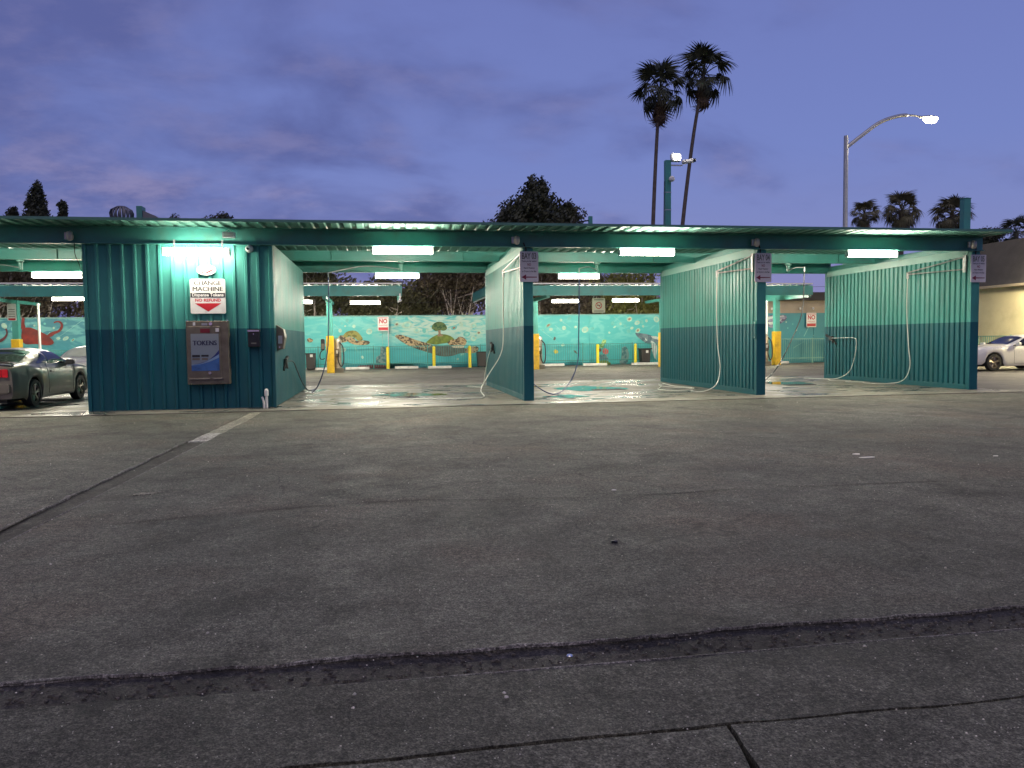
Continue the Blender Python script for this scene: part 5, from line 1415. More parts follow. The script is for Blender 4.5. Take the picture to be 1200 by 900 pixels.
hose([(3.13, 20.0, 3.12), (3.12, 20.0, 2.4), (3.12, 20.05, 1.5), (3.05, 20.2, 1.05), (2.75, 20.3, 0.55), (2.5, 19.95, 0.18), (2.50, 19.3, 0.04), (2.2, 19.05, W), (1.2, 19.2, W), (0.2, 19.6, W), (-0.3, 20.6, W)], 0.0125, 'hose_white', 'white hose hanging on the left divider wall and trailing to the floor', (3.1, 20, 0))
hose([(3.22, 23.1, 1.22), (3.18, 23.6, 0.9), (3.14, 24.0, 0.4), (3.05, 23.8, 0.06), (2.9, 23.6, W), (2.6, 24.2, W)], 0.012, 'hose_white', 'white hose below the black gun on the left divider wall', (3.2, 23.5, 0))
hose([(9.03, 20.0, 3.12), (9.02, 20.0, 2.2), (9.03, 19.95, 1.3), (9.0, 19.72, 0.66), (8.8, 19.5, 0.22), (8.5, 19.6, W), (8.2, 19.75, W), (8.35, 20.1, W), (7.9, 20.0, W), (7.6, 20.6, W), (7.9, 21.4, W), (8.3, 22.3, W), (8.5, 23.1, W)], 0.0125, 'hose_white', 'white hose hanging on the middle divider wall and coiled on the floor', (9, 20, 0))
hose([(8.6, 22.9, W), (8.2, 22.2, W + 0.01), (8.4, 21.3, W), (8.75, 20.9, W), (8.6, 22.0, W), (8.75, 23.4, W)], 0.012, 'hose_white', 'white hose loops lying along the foot of the middle divider wall', (8.5, 22, 0))
hose([(15.01, 20.3, 3.12), (15.0, 20.3, 2.2), (15.0, 20.2, 1.2), (14.98, 20.1, 0.55), (14.9, 20.3, 0.15), (14.75, 20.9, W), (14.5, 21.5, W), (14.7, 21.9, W), (14.4, 22.3, W), (14.75, 22.6, W), (14.3, 22.9, W), (14.6, 23.6, W)], 0.0125, 'hose_white', 'white hose hanging from the boom on the right end wall', (15, 20.3, 0))
hose([(15.08, 24.2, 1.40), (15.07, 23.4, 1.41), (15.07, 22.95, 1.40), (15.07, 22.8, 1.30), (15.03, 22.82, 0.8), (14.95, 23.0, 0.3), (14.8, 23.5, 0.06), (14.6, 24.2, W), (14.3, 24.6, W)], 0.012, 'hose_white', 'white hose bent down from the black gun on the right end wall', (15.1, 23.5, 0))
def swivel(x, y, tip, label):
    t = thing('ceiling_boom', (x, y, 3.65), label, 'boom', 'ceiling hose booms')
    b = MB(); b.lathe([(0.09, 3.712), (0.09, 3.66), (0.05, 3.64), (0.045, 3.46), (0.02, 3.44)], (x, y, 0), 12); b.build('swivel', 'teal_pale', t, smooth=True)
    b = MB(); b.tube(spline([(x, y, 3.50), ((x + tip[0]) / 2, (y + tip[1]) / 2, 3.54), tip], 6), 0.016); b.build('arm', 'galv', t)
    b = MB(); b.tube([tip, (tip[0], tip[1], tip[2] - 0.12)], 0.02); b.build('elbow', 'galv', t)
swivel(6.27, 22.2, (5.50, 21.3, 3.45), 'ceiling hose boom in the bay between the left and middle divider walls')
swivel(12.35, 22.2, (12.30, 21.2, 3.5), 'ceiling hose boom in the bay between the middle divider wall and the right end wall')
swivel(0.55, 22.2, (-1.40, 21.4, 3.32), 'ceiling hose boom in the bay beside the equipment room')
swivel(-9.3, 22.2, (-9.9, 21.5, 3.45), 'ceiling hose boom above the roof of the grey coupe')
hose([(5.50, 21.3, 3.33), (5.49, 21.3, 2.4), (5.45, 21.2, 1.6), (5.33, 20.9, 0.8), (4.95, 20.4, 0.25), (4.4, 19.7, 0.035), (3.95, 19.9, 0.25), (3.72, 20.6, 0.62), (3.58, 21.2, 0.8)], 0.016, 'hose_blue', 'navy hose hanging in a wide loop right of the left divider wall', (5, 21, 0))
hose([(12.30, 21.2, 3.38), (12.27, 21.2, 2.4), (12.1, 21.1, 1.9), (11.5, 20.8, 1.0), (10.9, 20.3, 0.5), (10.35, 19.9, 0.22), (10.22, 19.8, 0.06), (10.1, 19.85, 0.2), (10.3, 19.9, 0.55), (9.8, 20.0, 0.95), (9.52, 20.1, 1.1)], 0.016, 'hose_black', 'dark hose with a twisted loop right of the middle divider wall', (11, 20.5, 0))
hose([(-1.40, 21.4, 3.2), (-1.41, 21.4, 2.4), (-1.45, 21.35, 1.4), (-1.55, 21.3, 0.8), (-1.75, 21.6, 0.3), (-2.0, 22.6, 0.035), (-2.1, 23.6, W), (-2.1, 24.3, W)], 0.016, 'hose_blue', 'navy hose hanging down in front of the first vacuum post', (-1.4, 21.4, 0))
hose([(-2.33, 19.75, 1.0), (-2.24, 20.2, 0.98), (-2.24, 21.0, 0.75), (-2.23, 22.2, 0.35), (-2.2, 23.4, 0.06), (-2.15, 24.2, W)], 0.016, 'hose_black', 'dark hose drooping from the gun on the equipment room side wall', (-2.3, 20.5, 0))
def gun(x, y, z, s, label):
    t = thing('spray_gun', (x, y, z), label, 'spray gun', 'spray guns in holsters')
    b = MB(); b.tube([(x + s * 0.03, y - 0.25, z - 0.20), (x + s * 0.05, y, z), (x + s * 0.05, y + 0.30, z + 0.10)], [0.028, 0.04, 0.045], 8); b.build('lance', 'blackrubber', t)
    b = MB(); b.box((x + s * 0.0, y - 0.06, z - 0.08), (x + s * 0.09, y + 0.12, z + 0.07)) if s > 0 else b.box((x - 0.09, y - 0.06, z - 0.08), (x, y + 0.12, z + 0.07)); b.build('holster', 'black', t, bevel=0.012)
    b = MB(); b.tube([(x + s * 0.06, y - 0.06, z + 0.03), (x + s * 0.10, y - 0.16, z - 0.16)], 0.024, 7); b.build('grip', 'blackrubber', t)
gun(-2.39, 19.55, 1.0, 1, 'black spray gun holstered on the equipment room side wall')
gun(3.295, 23.0, 1.28, -1, 'black spray gun holstered on the left divider wall')
gun(15.175, 24.3, 1.40, -1, 'black spray gun holstered on the right end wall')
def meter(x, y, z, s, label):
    t = thing('coin_meter', (x, y, z), label, 'meter', 'coin meter boxes on the bay walls')
    X0, X1 = (x, x + s * 0.20) if s > 0 else (x + s * 0.20, x)
    b = MB(); b.prism_y([(X0, z - 0.28), (X1 - 0.05, z - 0.24), (X1, z + 0.02), (X1 - 0.03, z + 0.20), (X0 + 0.02, z + 0.30), (X0, z + 0.30)], y - 0.18, y + 0.18); b.build('case', 'steel_dark' if x < 0 else 'black', t, bevel=0.012)
    b = MB(); b.box((X0 + 0.05, y - 0.192, z - 0.12), (X0 + 0.14, y - 0.181, z + 0.06)); b.build('coin_plate', 'galv', t)
    b = MB(); b.lathe([(0.018, 0), (0.018, -0.02)], (X0 + 0.08, y - 0.182, z - 0.2), 10, axis='y'); b.build('dial', 'chrome', t)
meter(-2.395, 18.45, 1.56, 1, 'brown steel coin meter on the corner of the equipment room')
meter(3.53, 20.6, 1.63, 1, 'black coin meter sticking out right of the left divider wall')
meter(9.43, 20.4, 1.60, 1, 'black coin meter sticking out right of the middle divider wall')
def brush_tube(x, y, label):
    t = thing('brush_holder', (x, y, 0), label, 'brush holder', 'upright brush holder tubes')
    b = MB(); b.tube([(x, y, 0.12), (x, y, 0.98)], 0.055, 12); b.build('tube', 'teal_dark', t, smooth=True)
    b = MB(); b.tube([(x, y, 0.98), (x, y, 1.15)], 0.018, 8); b.build('handle', 'blackrubber', t)
    b = MB(); b.box((x - 0.12, y - 0.02, 0.6), (x - 0.05, y + 0.02, 0.66)); b.build('bracket', 'galv', t)
brush_tube(3.66, 19.6, 'dark upright brush holder tube right of the left divider wall')
brush_tube(9.56, 19.2, 'dark upright brush holder tube right of the middle divider wall')
t = thing('cover_plate', (9.17, 18.09, 1.6), 'small painted steel cover plate on the middle divider wall edge', 'plate')
b = MB(); b.box((9.165, 18.04, 1.42), (9.187, 18.15, 1.86)); b.build('plate', 'twotone', t, bevel=0.004)
for z in (1.46, 1.82):
    b = MB(); b.lathe([(0.01, 0), (0.01, -0.006)], (9.165, 18.095, z), 8, axis='x'); b.build('screw', 'galv', t)

# ------------------------------------------------------------------ on the roof
t = thing('roof_turbine', (-6.1, 20.0, 4.05), 'round ribbed turbine vent on the roof over the equipment room', 'vent')
b = MB(); b.lathe([(0.16, 4.04), (0.16, 4.42)], (-6.1, 20.0, 0), 16); b.build('neck', 'galv', t)
for k in range(18):
    b = MB(); a = 2 * pi * k / 18; pr = [(0.17, 4.42), (0.26, 4.50), (0.275, 4.59), (0.24, 4.68), (0.13, 4.745)]
    vs = []
    for r, z in pr:
        for da in (-0.14, 0.10): vs.append((-6.1 + r * (1.0 if da > 0 else 0.93) * cos(a + da), 20.0 + r * (1.0 if da > 0 else 0.93) * sin(a + da), z))
    b.add(vs, [(2 * j, 2 * j + 1, 2 * j + 3, 2 * j + 2) for j in range(4)]); b.build('vane', mat('dull_zinc', (0.17, 0.17, 0.19), 0.6, metal=0.3) if k == 0 else bpy.data.materials['dull_zinc'], t, smooth=True, fix=False)
b = MB(); b.lathe([(0.15, 4.735), (0.10, 4.765), (0.01, 4.775)], (-6.1, 20.0, 0), 16); b.build('cap', bpy.data.materials['dull_zinc'], t, smooth=True)
t = thing('roof_exhaust', (-5.5, 20.0, 4.05), 'teal exhaust box with sloping grey hood on the roof', 'vent')
b = MB(); b.box((-5.73, 19.85, 4.04), (-5.60, 20.15, 4.76)); b.build('box', 'teal', t, bevel=0.006)
b = MB(); b.prism_y([(-5.598, 4.04), (-5.20, 4.04), (-5.22, 4.46), (-5.30, 4.53), (-5.42, 4.58), (-5.598, 4.66)], 19.88, 20.12); b.build('hood', bpy.data.materials['dull_zinc'], t)
t = thing('roof_post', (6.03, 22.0, 4.05), 'short teal post with a side arm on the roof above the middle bays', 'post')
b = MB(); b.box((5.97, 21.95, 4.04), (6.08, 22.05, 5.02)); b.build('post', 'teal', t, bevel=0.005)
b = MB(); b.tube([(5.97, 22.0, 4.90), (5.72, 22.0, 4.86)], 0.02); b.build('arm', 'black', t)
t = thing('roof_post', (15.42, 18.6, 4.05), 'tall teal post rising from the roof before a low palm at right', 'post')
b = MB(); b.box((15.33, 18.52, 3.70), (15.53, 18.68, 5.08)); b.build('post', 'teal', t, bevel=0.005)
b = MB(); b.box((15.32, 18.51, 5.081), (15.54, 18.69, 5.095)); b.build('cap', 'teal', t)
t = thing('light_mast', (9.88, 25.45, 0), 'teal mast with lit twin floodlight and cameras rising behind the roof', 'mast')
b = MB(); b.box((9.78, 25.86, 0.0), (9.98, 26.04, 7.62)); b.build('pole', 'teal', t, bevel=0.008)
b = MB(); b.box((9.98, 25.92, 7.44), (10.42, 25.97, 7.48)); b.build('arm', 'white', t)
b = MB(); b.bbox((10.14, 25.86, 7.70), (0.34, 0.14, 0.26), 0.03, Matrix.Rotation(rad(-12), 3, 'X')); f = b.build('floodlight_head', 'white', t)
for dx in (-0.065, 0.065):
    b = MB(); b.cbox((10.17 + dx, 25.775, 7.69), (0.085, 0.012, 0.19)); b.build('lens', 'floodlens', f)
b = MB(); b.tube([(10.40, 25.9, 7.56), (10.72, 25.66, 7.58)], 0.075, 12); f = b.build('bullet_camera', 'white', t)
b = MB(); b.tube([(10.725, 25.655, 7.58), (10.78, 25.62, 7.58)], 0.06, 12); b.build('camera_lens', 'black', f)
b = MB(); b.lathe([(0.05, 0), (0.10, -0.06), (0.10, -0.12), (0.05, -0.17)], (9.96, 25.84, 6.95), 14, axis='y'); b.build('dome_camera', 'white', t, smooth=True)
b = MB(); b.tube([(9.74, 25.95, 5.3), (9.76, 25.95, 6.9)], 0.012, 5); b.build('cable', 'blackrubber', t)
for z in (5.9, 6.5):
    b = MB(); b.box((9.772, 25.852, z), (9.988, 26.048, z + 0.03)); b.build('strap', 'galv', t)
t = thing('canopy_camera', (0.75, 34.3, 3.4), 'white bullet camera under the corner of the left vacuum canopy', 'camera')
b = MB(); b.box((0.76, 34.34, 3.28), (0.82, 34.40, 3.56)); b.build('bracket', 'white', t)
b = MB(); b.tube([(0.72, 34.1, 3.22), (0.82, 34.42, 3.26)], 0.05, 10); b.build('body', 'white', t)
t = thing('canopy_camera', (4.7, 34.3, 3.9), 'white bullet camera on the corner of the right vacuum canopy', 'camera')
b = MB(); b.tube([(4.62, 34.2, 3.95), (4.95, 34.35, 4.0)], 0.05, 10); b.build('body', 'white', t)
b = MB(); b.box((4.90, 34.33, 3.93), (4.97, 34.40, 4.03)); b.build('bracket', 'white', t)

# ------------------------------------------------------------------ street lamp
t = thing('street_lamp', (25.5, 39.6, 0), 'tall grey street lamp with curved arm and glowing head', 'street lamp')
b = MB(); b.tube([(25.5, 39.7, 0), (25.45, 39.7, 12.5)], [0.15, 0.115], 14); b.build('pole', 'galv', t, smooth=True)
b = MB(); b.lathe([(0.20, 0.0), (0.20, 0.35), (0.15, 0.42)], (25.5, 39.7, 0), 14); b.build('base', 'galv', t)
b = MB(); b.tube(spline([(25.46, 39.7, 11.85), (26.4, 39.7, 12.55), (27.5, 39.7, 13.30), (28.6, 39.7, 13.68), (29.4, 39.7, 13.75), (30.1, 39.7, 13.68)]), [0.10] * 30 + [0.055] * 11, 10); b.build('arm', 'galv', t, smooth=True)
b = MB(); hp = []
for k, (xx, w_, h_) in enumerate(((29.95, 0.06, 0.05), (30.15, 0.13, 0.10), (30.5, 0.17, 0.13), (30.9, 0.15, 0.11), (31.1, 0.05, 0.05))):
    for a in range(12):
        q = 2 * pi * a / 12
        hp.append((xx, 39.7 + w_ * cos(q), 13.66 + h_ * max(-0.2, sin(q))))
b.add(hp, [(k * 12 + a, k * 12 + (a + 1) % 12, (k + 1) * 12 + (a + 1) % 12, (k + 1) * 12 + a) for k in range(4) for a in range(12)] + [tuple(range(12)), tuple(range(59, 47, -1))])
hd = b.build('lamp_head', 'galv', t, smooth=True)
b = MB(); b.lathe([(0.06, -0.30), (0.17, -0.26), (0.26, -0.14), (0.27, -0.025)], (30.62, 39.7, 13.66), 16); 
o = b.build('lens', 'streetlens', hd, smooth=True)
for v in o.data.vertices: v.co.x = (v.co.x - 30.62 + 25.5) * 1.55 + 30.62 - 25.5

# ------------------------------------------------------------------ neighbouring building at the right
t = thing('neighbour_building', (35, 34, 0), 'beige stucco building with dark shingled mansard at the right edge', 'building')
b = MB(); b.box((31.5, 14.0, 0.0), (44, 46.0, 3.95)); b.build('wall', 'beige', t)
b = MB()
b.add([(31.15, 13.8, 3.92), (31.15, 46.3, 3.92), (31.9, 46.3, 6.30), (31.9, 13.8, 6.30), (44, 13.8, 3.92), (44, 46.3, 3.92), (44, 46.3, 6.30), (44, 13.8, 6.30)], [(0, 3, 2, 1), (3, 7, 6, 2), (0, 1, 5, 4), (0, 4, 7, 3), (1, 2, 6, 5), (4, 5, 6, 7)])
b.build('mansard_roof', 'shingle', t)
b = MB(); b.box((31.10, 13.8, 3.86), (31.145, 46.3, 3.99)); b.build('gutter', 'tan', t)
for y in (20, 26, 32.6, 39):
    b = MB(); b.box((31.47, y, 0.0), (31.499, y + 0.02, 3.9)); b.build('control_joint', 'tan', t)
for ly, lb in ((31.4, 'lit lamp on an arm of the beige building at the right edge, farther one'), (25.4, 'added unseen lamp on an arm of the beige building to light the white sedan, nearer one')):  # nearer lamp is added out of view to light the sedan's side
    lw = thing('wall_lamp', (30.4, ly, 4.3), lb, 'lamp', 'arm lamps on the beige building')
    b = MB(); b.box((30.2, ly - 0.2, 4.32), (30.6, ly + 0.2, 4.50)); b.build('housing', 'black', lw, bevel=0.015)
    b = MB(); b.box((30.22, ly - 0.18, 4.27), (30.58, ly + 0.18, 4.318)); b.build('lens', 'packlens', lw)
    b = MB(); b.tube([(30.6, ly, 4.42), (31.35, ly, 4.30)], 0.03, 8); b.build('arm', 'black', lw)
fence(25.0, 46.0, 30.9, 'thin green picket railing before the beige building at the right', h=1.38, m='teal', along='y')

# ------------------------------------------------------------------ cars
def lerp_tab(tab, y):
    if y <= tab[0][0]: return tab[0][1]
    for (a, p), (c, q) in zip(tab[:-1], tab[1:]):
        if y <= c:
            t = (y - a) / (c - a); t = t * t * (3 - 2 * t) * 0.5 + t * 0.5
            return p + (q - p) * t
    return tab[-1][1]
def make_car(name, loc, rotz, label, paint, tail, nose, axr, axf, W, top, belt, sill=0.20, wr=0.335, nexp=2.7, tuck=0.9,
             rear_glass=None, wind=None, doors=(), side_glass=(), tail_lamps=True, glass='glassdark', molding=None, handle=None, mirror=None, spoiler=None, quarter=None):
    t = thing(name, loc, label, 'car')
    R = Matrix.Rotation(rotz, 3, 'Z'); L = Vector(loc)
    ar = wr + 0.055
    def wd(y):
        w = lerp_tab(W, y)
        for a in (axr, axf): w += 0.022 * math.exp(-((y - a) / 0.42) ** 2)
        return w
    def zsill(y):
        z = sill + (0.06 if (y < tail + 0.5 or y > nose - 0.5) else 0.0)
        for a in (axr, axf):
            d = abs(y - a)
            if d < ar: z = max(z, wr + math.sqrt(ar * ar - d * d))
        return z
    def section(y):
        w, zb, zt, zs = wd(y), lerp_tab(belt, y), lerp_tab(top, y), zsill(y)
        zt = max(zt, zb + 0.015)
        pts = []
        for f, k in ((0.0, 0.945), (0.10, 0.985), (0.30, 1.0), (0.55, 1.0), (0.78, 0.985), (0.93, 0.955), (1.0, 0.92)):
            z = zs + (zb - zs) * f
            pts.append((w * k, z))
        a = w * tuck
        for k in range(1, 13):
            ph = pi / 2 * k / 12
            pts.append((a * max(0.0, cos(ph)) ** (2 / nexp), zb + (zt - zb) * sin(ph) ** (2 / nexp)))
        return pts
    def side_x(y, z):
        p = section(y)
        for (x0, z0), (x1, z1) in zip(p[:-1], p[1:]):
            if z0 <= z <= z1 and z1 > z0: return x0 + (x1 - x0) * (z - z0) / (z1 - z0)
        return p[0][0] if z < p[0][1] else 0.0
    def top_z(x, y):
        p = section(y)
        for (x0, z0), (x1, z1) in zip(p[6:-1], p[7:]):
            if x1 <= abs(x) <= x0 and x0 > x1: return z0 + (z1 - z0) * (x0 - abs(x)) / (x0 - x1)
        return p[-1][1]
    def put(b, nm, m, par, smooth=True, bevel=0.0):
        b.v = [tuple(R @ Vector(v) + L) for v in b.v]
        return b.build(nm, m, par, smooth=smooth, bevel=bevel)
    ys = set(span(tail, nose, 0.11))
    for a in (axr, axf):
        for k in range(-10, 11): ys.add(a + ar * sin(k / 10 * pi / 2))
    ys = sorted(ys); ys = [y for i, y in enumerate(ys) if i == 0 or y - ys[i - 1] > 0.004]
    b = MB(); secs = [section(y) for y in ys]; n = len(secs[0])
    ring = 2 * n - 1
    for y, p in zip(ys, secs):
        b.v += [(x, y, z) for x, z in p] + [(-x, y, z) for x, z in reversed(p[:-1])]
    for j in range(len(ys) - 1):
        for k in range(ring - 1):
            b.f.append((j * ring + k, j * ring + k + 1, (j + 1) * ring + k + 1, (j + 1) * ring + k))
    for j in (0, len(ys) - 1):
        b.f.append(tuple(j * ring + k for k in range(ring)))
    body = put(b, 'body', paint, t)
    b = MB(); b.box((-0.66, tail + 0.12, sill - 0.02), (0.66, nose - 0.12, sill + 0.30)); put(b, 'underbody', 'blackrubber', t, False)
    b = MB(); b.box((-0.60, axr - 0.45, 0.3), (0.60, axr + 0.45, 0.62)); b.box((-0.60, axf - 0.45, 0.3), (0.60, axf + 0.45, 0.62)); put(b, 'wheel_well', 'black', t, False)
    for a in (axr, axf):
        for s in (-1, 1):
            xo = s * (wd(a) - 0.02); xi = xo - s * 0.21
            b = MB()
            prof = [(wr - 0.11, 0.0), (wr - 0.02, 0.01), (wr, 0.05), (wr, 0.16), (wr - 0.02, 0.205), (wr - 0.11, 0.21)]
            b.lathe([(r, xi + s * h) for r, h in prof], (0, a, wr), 28, axis='x', cap=False)
            w = put(b, 'wheel', 'blackrubber', t)
            b = MB(); b.lathe([(wr - 0.105, xo - s * 0.06), (wr - 0.105, xo - s * 0.015), (wr - 0.13, xo - s * 0.012), (wr - 0.135, xo - s * 0.05)], (0, a, wr), 28, axis='x', cap=False)
            b.lathe([(wr - 0.12, xo - s * 0.09), (0.02, xo - s * 0.09)], (0, a, wr), 20, axis='x', cap=False); put(b, 'rim', 'steel', w)
            b = MB()
            for k in range(5):
                q = 2 * pi * k / 5 + 0.3
                for dq in (-0.14, 0.14):
                    b.tube([(xo - s * 0.03, a + 0.05 * cos(q), wr + 0.05 * sin(q)), (xo - s * 0.025, a + (wr - 0.125) * cos(q + dq), wr + (wr - 0.125) * sin(q + dq))], 0.02, 5)
            b.lathe([(0.06, xo - s * 0.05), (0.055, xo - s * 0.018), (0.02, xo - s * 0.012)], (0, a, wr), 12, axis='x')
            put(b, 'spokes', 'steel', w)
    def side_patch(nm, m, y0, y1, lo, hi, par, s, off=0.006, ny=18, nzz=6):
        b = MB(); vs = []
        for i in range(ny + 1):
            y = y0 + (y1 - y0) * i / ny
            for j in range(nzz + 1):
                z = lo(y) + (hi(y) - lo(y)) * j / nzz
                vs.append((s * (side_x(y, z) + off), y, z))
        b.add(vs, [(i * (nzz + 1) + j, i * (nzz + 1) + j + 1, (i + 1) * (nzz + 1) + j + 1, (i + 1) * (nzz + 1) + j) for i in range(ny) for j in range(nzz)])
        return put(b, nm, m, par)
    def top_patch(nm, m, y0, y1, x_at, par, off=0.006):
        b = MB(); vs = []; nx, ny = 16, 10
        for i in range(ny + 1):
            y = y0 + (y1 - y0) * i / ny
            for j in range(nx + 1):
                x = x_at(y) * (2 * j / nx - 1)
                vs.append((x, y, top_z(x, y) + off))
        b.add(vs, [(i * (nx + 1) + j, i * (nx + 1) + j + 1, (i + 1) * (nx + 1) + j + 1, (i + 1) * (nx + 1) + j) for i in range(ny) for j in range(nx)])
        return put(b, nm, m, par)
    if rear_glass: top_patch('rear_window', glass, rear_glass[0], rear_glass[1], rear_glass[2], t)
    if wind: top_patch('windscreen', wind[3] if len(wind) > 3 else glass, wind[0], wind[1], wind[2], t)
    for s in (-1, 1):
        for (y0, y1, lo, hi) in side_glass:
            side_patch('side_window', glass, y0, y1, lo, hi, t, s)
        for (y0, y1) in doors:
            b = MB(); zl = sill + 0.10
            def sp(y, z): return (s * (side_x(y, z) + 0.001), y, z)
            for yy in (y0, y1):
                b.tube([sp(yy, zl + (lerp_tab(belt, yy) + 0.02 - zl) * k / 12) for k in range(13)], 0.005, 4)
            b.tube([sp(y0 + (y1 - y0) * k / 12, zl) for k in range(13)], 0.005, 4)
            put(b, 'door_seam', 'black', t)
        if molding:
            y0, y1, z = molding
            side_patch('side_molding', paint, y0, y1, lambda y: z, lambda y: z + 0.045, t, s, off=0.014, nzz=2)
        if handle:
            y, z = handle
            b = MB(); x = s * (side_x(y, z) + 0.016); b.bbox((x, y, z), (0.022, 0.19, 0.035), 0.01); put(b, 'door_handle', paint, t)
        if mirror:
            y, z = mirror; x = s * (side_x(y, z - 0.08) + 0.10)
            b = MB(); b.bbox((x, y, z), (0.20, 0.10, 0.13), 0.045, seg=4); put(b, 'mirror', 'black' if paint == 'paint_grey' else paint, t)
            b = MB(); b.cbox((x - s * 0.09, y + 0.02, z - 0.05), (0.12, 0.05, 0.04)); put(b, 'mirror_arm', 'black', t)
        if tail_lamps:
            zb = lerp_tab(belt, tail) - 0.02
            for k in range(3):
                xx = s * (wd(tail) * 0.92 - 0.075 - 0.135 * k)
                b = MB(); b.bbox((xx, tail - 0.008, zb - 0.10), (0.122, 0.03, 0.18), 0.015); put(b, 'tail_light', 'taillight', t)
        # head lamps
        b = MB(); xx = s * (wd(nose) * 0.80); b.bbox((xx, nose - 0.005, lerp_tab(belt, nose) - 0.10), (0.26, 0.03, 0.14), 0.04); put(b, 'headlight', 'headlens', t)
    b = MB(); b.bbox((0, tail - 0.02, 0.50), (wd(tail) * 1.9, 0.10, 0.20), 0.04); put(b, 'rear_bumper', paint, t)
    b = MB(); b.bbox((0, nose + 0.0, 0.42), (wd(nose) * 1.9, 0.10, 0.22), 0.05); put(b, 'front_bumper', paint, t)
    b = MB(); b.bbox((0, nose + 0.012, 0.62), (0.75, 0.04, 0.14), 0.03); put(b, 'grille', 'black', t)
    b = MB(); b.bbox((0, tail - 0.075, 0.62), (0.52, 0.012, 0.16), 0.012) ; b.v = [(v[0], v[1] + 0.03, v[2] + 0.06) for v in b.v]; put(b, 'number_plate', 'signwhite', t)
    if spoiler:
        y, z = spoiler
        b = MB(); vs = []
        for k in range(13):
            x = -0.78 + 1.56 * k / 12; dz = -0.05 * (abs(x) / 0.78) ** 4
            vs += [(x, y - 0.12, z + dz + 0.035), (x, y + 0.10, z + dz + 0.01), (x, y + 0.10, z + dz - 0.03), (x, y - 0.10, z + dz)]
        b.add(vs, [(k * 4 + j, k * 4 + (j + 1) % 4, (k + 1) * 4 + (j + 1) % 4, (k + 1) * 4 + j) for k in range(12) for j in range(4)] + [(0, 1, 2, 3), (48, 49, 50, 51)])
        put(b, 'spoiler', paint, t)
    b = MB(); b.tube([(0.45, tail + 0.1, 0.27), (0.45, tail - 0.06, 0.27)], 0.04, 10); b.tube([(-0.45, tail + 0.1, 0.27), (-0.45, tail - 0.06, 0.27)], 0.04, 10); put(b, 'exhaust', 'chrome', t)
    return t
gz = lambda f: None
# grey coupe (local y forward, axles at -1.36 and 1.36)
cTop = [(-2.32, 0.99), (-2.15, 1.035), (-1.62, 1.07), (-1.0, 1.27), (-0.55, 1.375), (-0.05, 1.405), (0.30, 1.375), (0.62, 1.25), (1.10, 1.00), (1.6, 0.97), (2.15, 0.90), (2.40, 0.78)]
cBelt = [(-2.32, 0.955), (-1.6, 1.0), (-0.9, 0.985), (0.4, 0.965), (1.1, 0.955), (1.9, 0.89), (2.40, 0.74)]
cW = [(-2.32, 0.84), (-2.2, 0.895), (-1.8, 0.925), (-0.8, 0.925), (0.5, 0.92), (1.4, 0.93), (2.1, 0.90), (2.40, 0.80)]
topc = lambda y: lerp_tab(cTop, y)
beltc = lambda y: lerp_tab(cBelt, y)
make_car('parked_coupe', (-8.97, 21.07, 0.014), 0.0, 'grey coupe with red tail lamps parked left of the equipment room', 'paint_grey', -2.32, 2.40, -1.36, 1.36, cW, cTop, cBelt,
         rear_glass=(-1.55, -0.66, lambda y: 0.56 + 0.10 * (-0.66 - y) / 0.9), wind=(0.40, 1.04, lambda y: 0.58 + 0.10 * (y - 0.4) / 0.64),
         side_glass=((-0.42, 0.86, lambda y: beltc(y) + 0.035, lambda y: max(beltc(y) + 0.04, beltc(y) + (topc(y) - beltc(y)) * (0.80 if y < 0.2 else 0.80 - 0.45 * ((y - 0.2) / 0.66) ** 1.5))),
                     (-1.14, -0.50, lambda y: beltc(y) + 0.035, lambda y: beltc(y) + 0.04 + max(0.0, (topc(y) - beltc(y)) * 0.80 - 0.04) * ((y + 1.14) / 0.64) ** 0.8)),
         doors=((-0.62, 0.86),), molding=(-0.58, 0.80, 0.44), handle=(-0.40, 0.82), mirror=(0.62, 1.02), spoiler=(-2.16, 1.085))
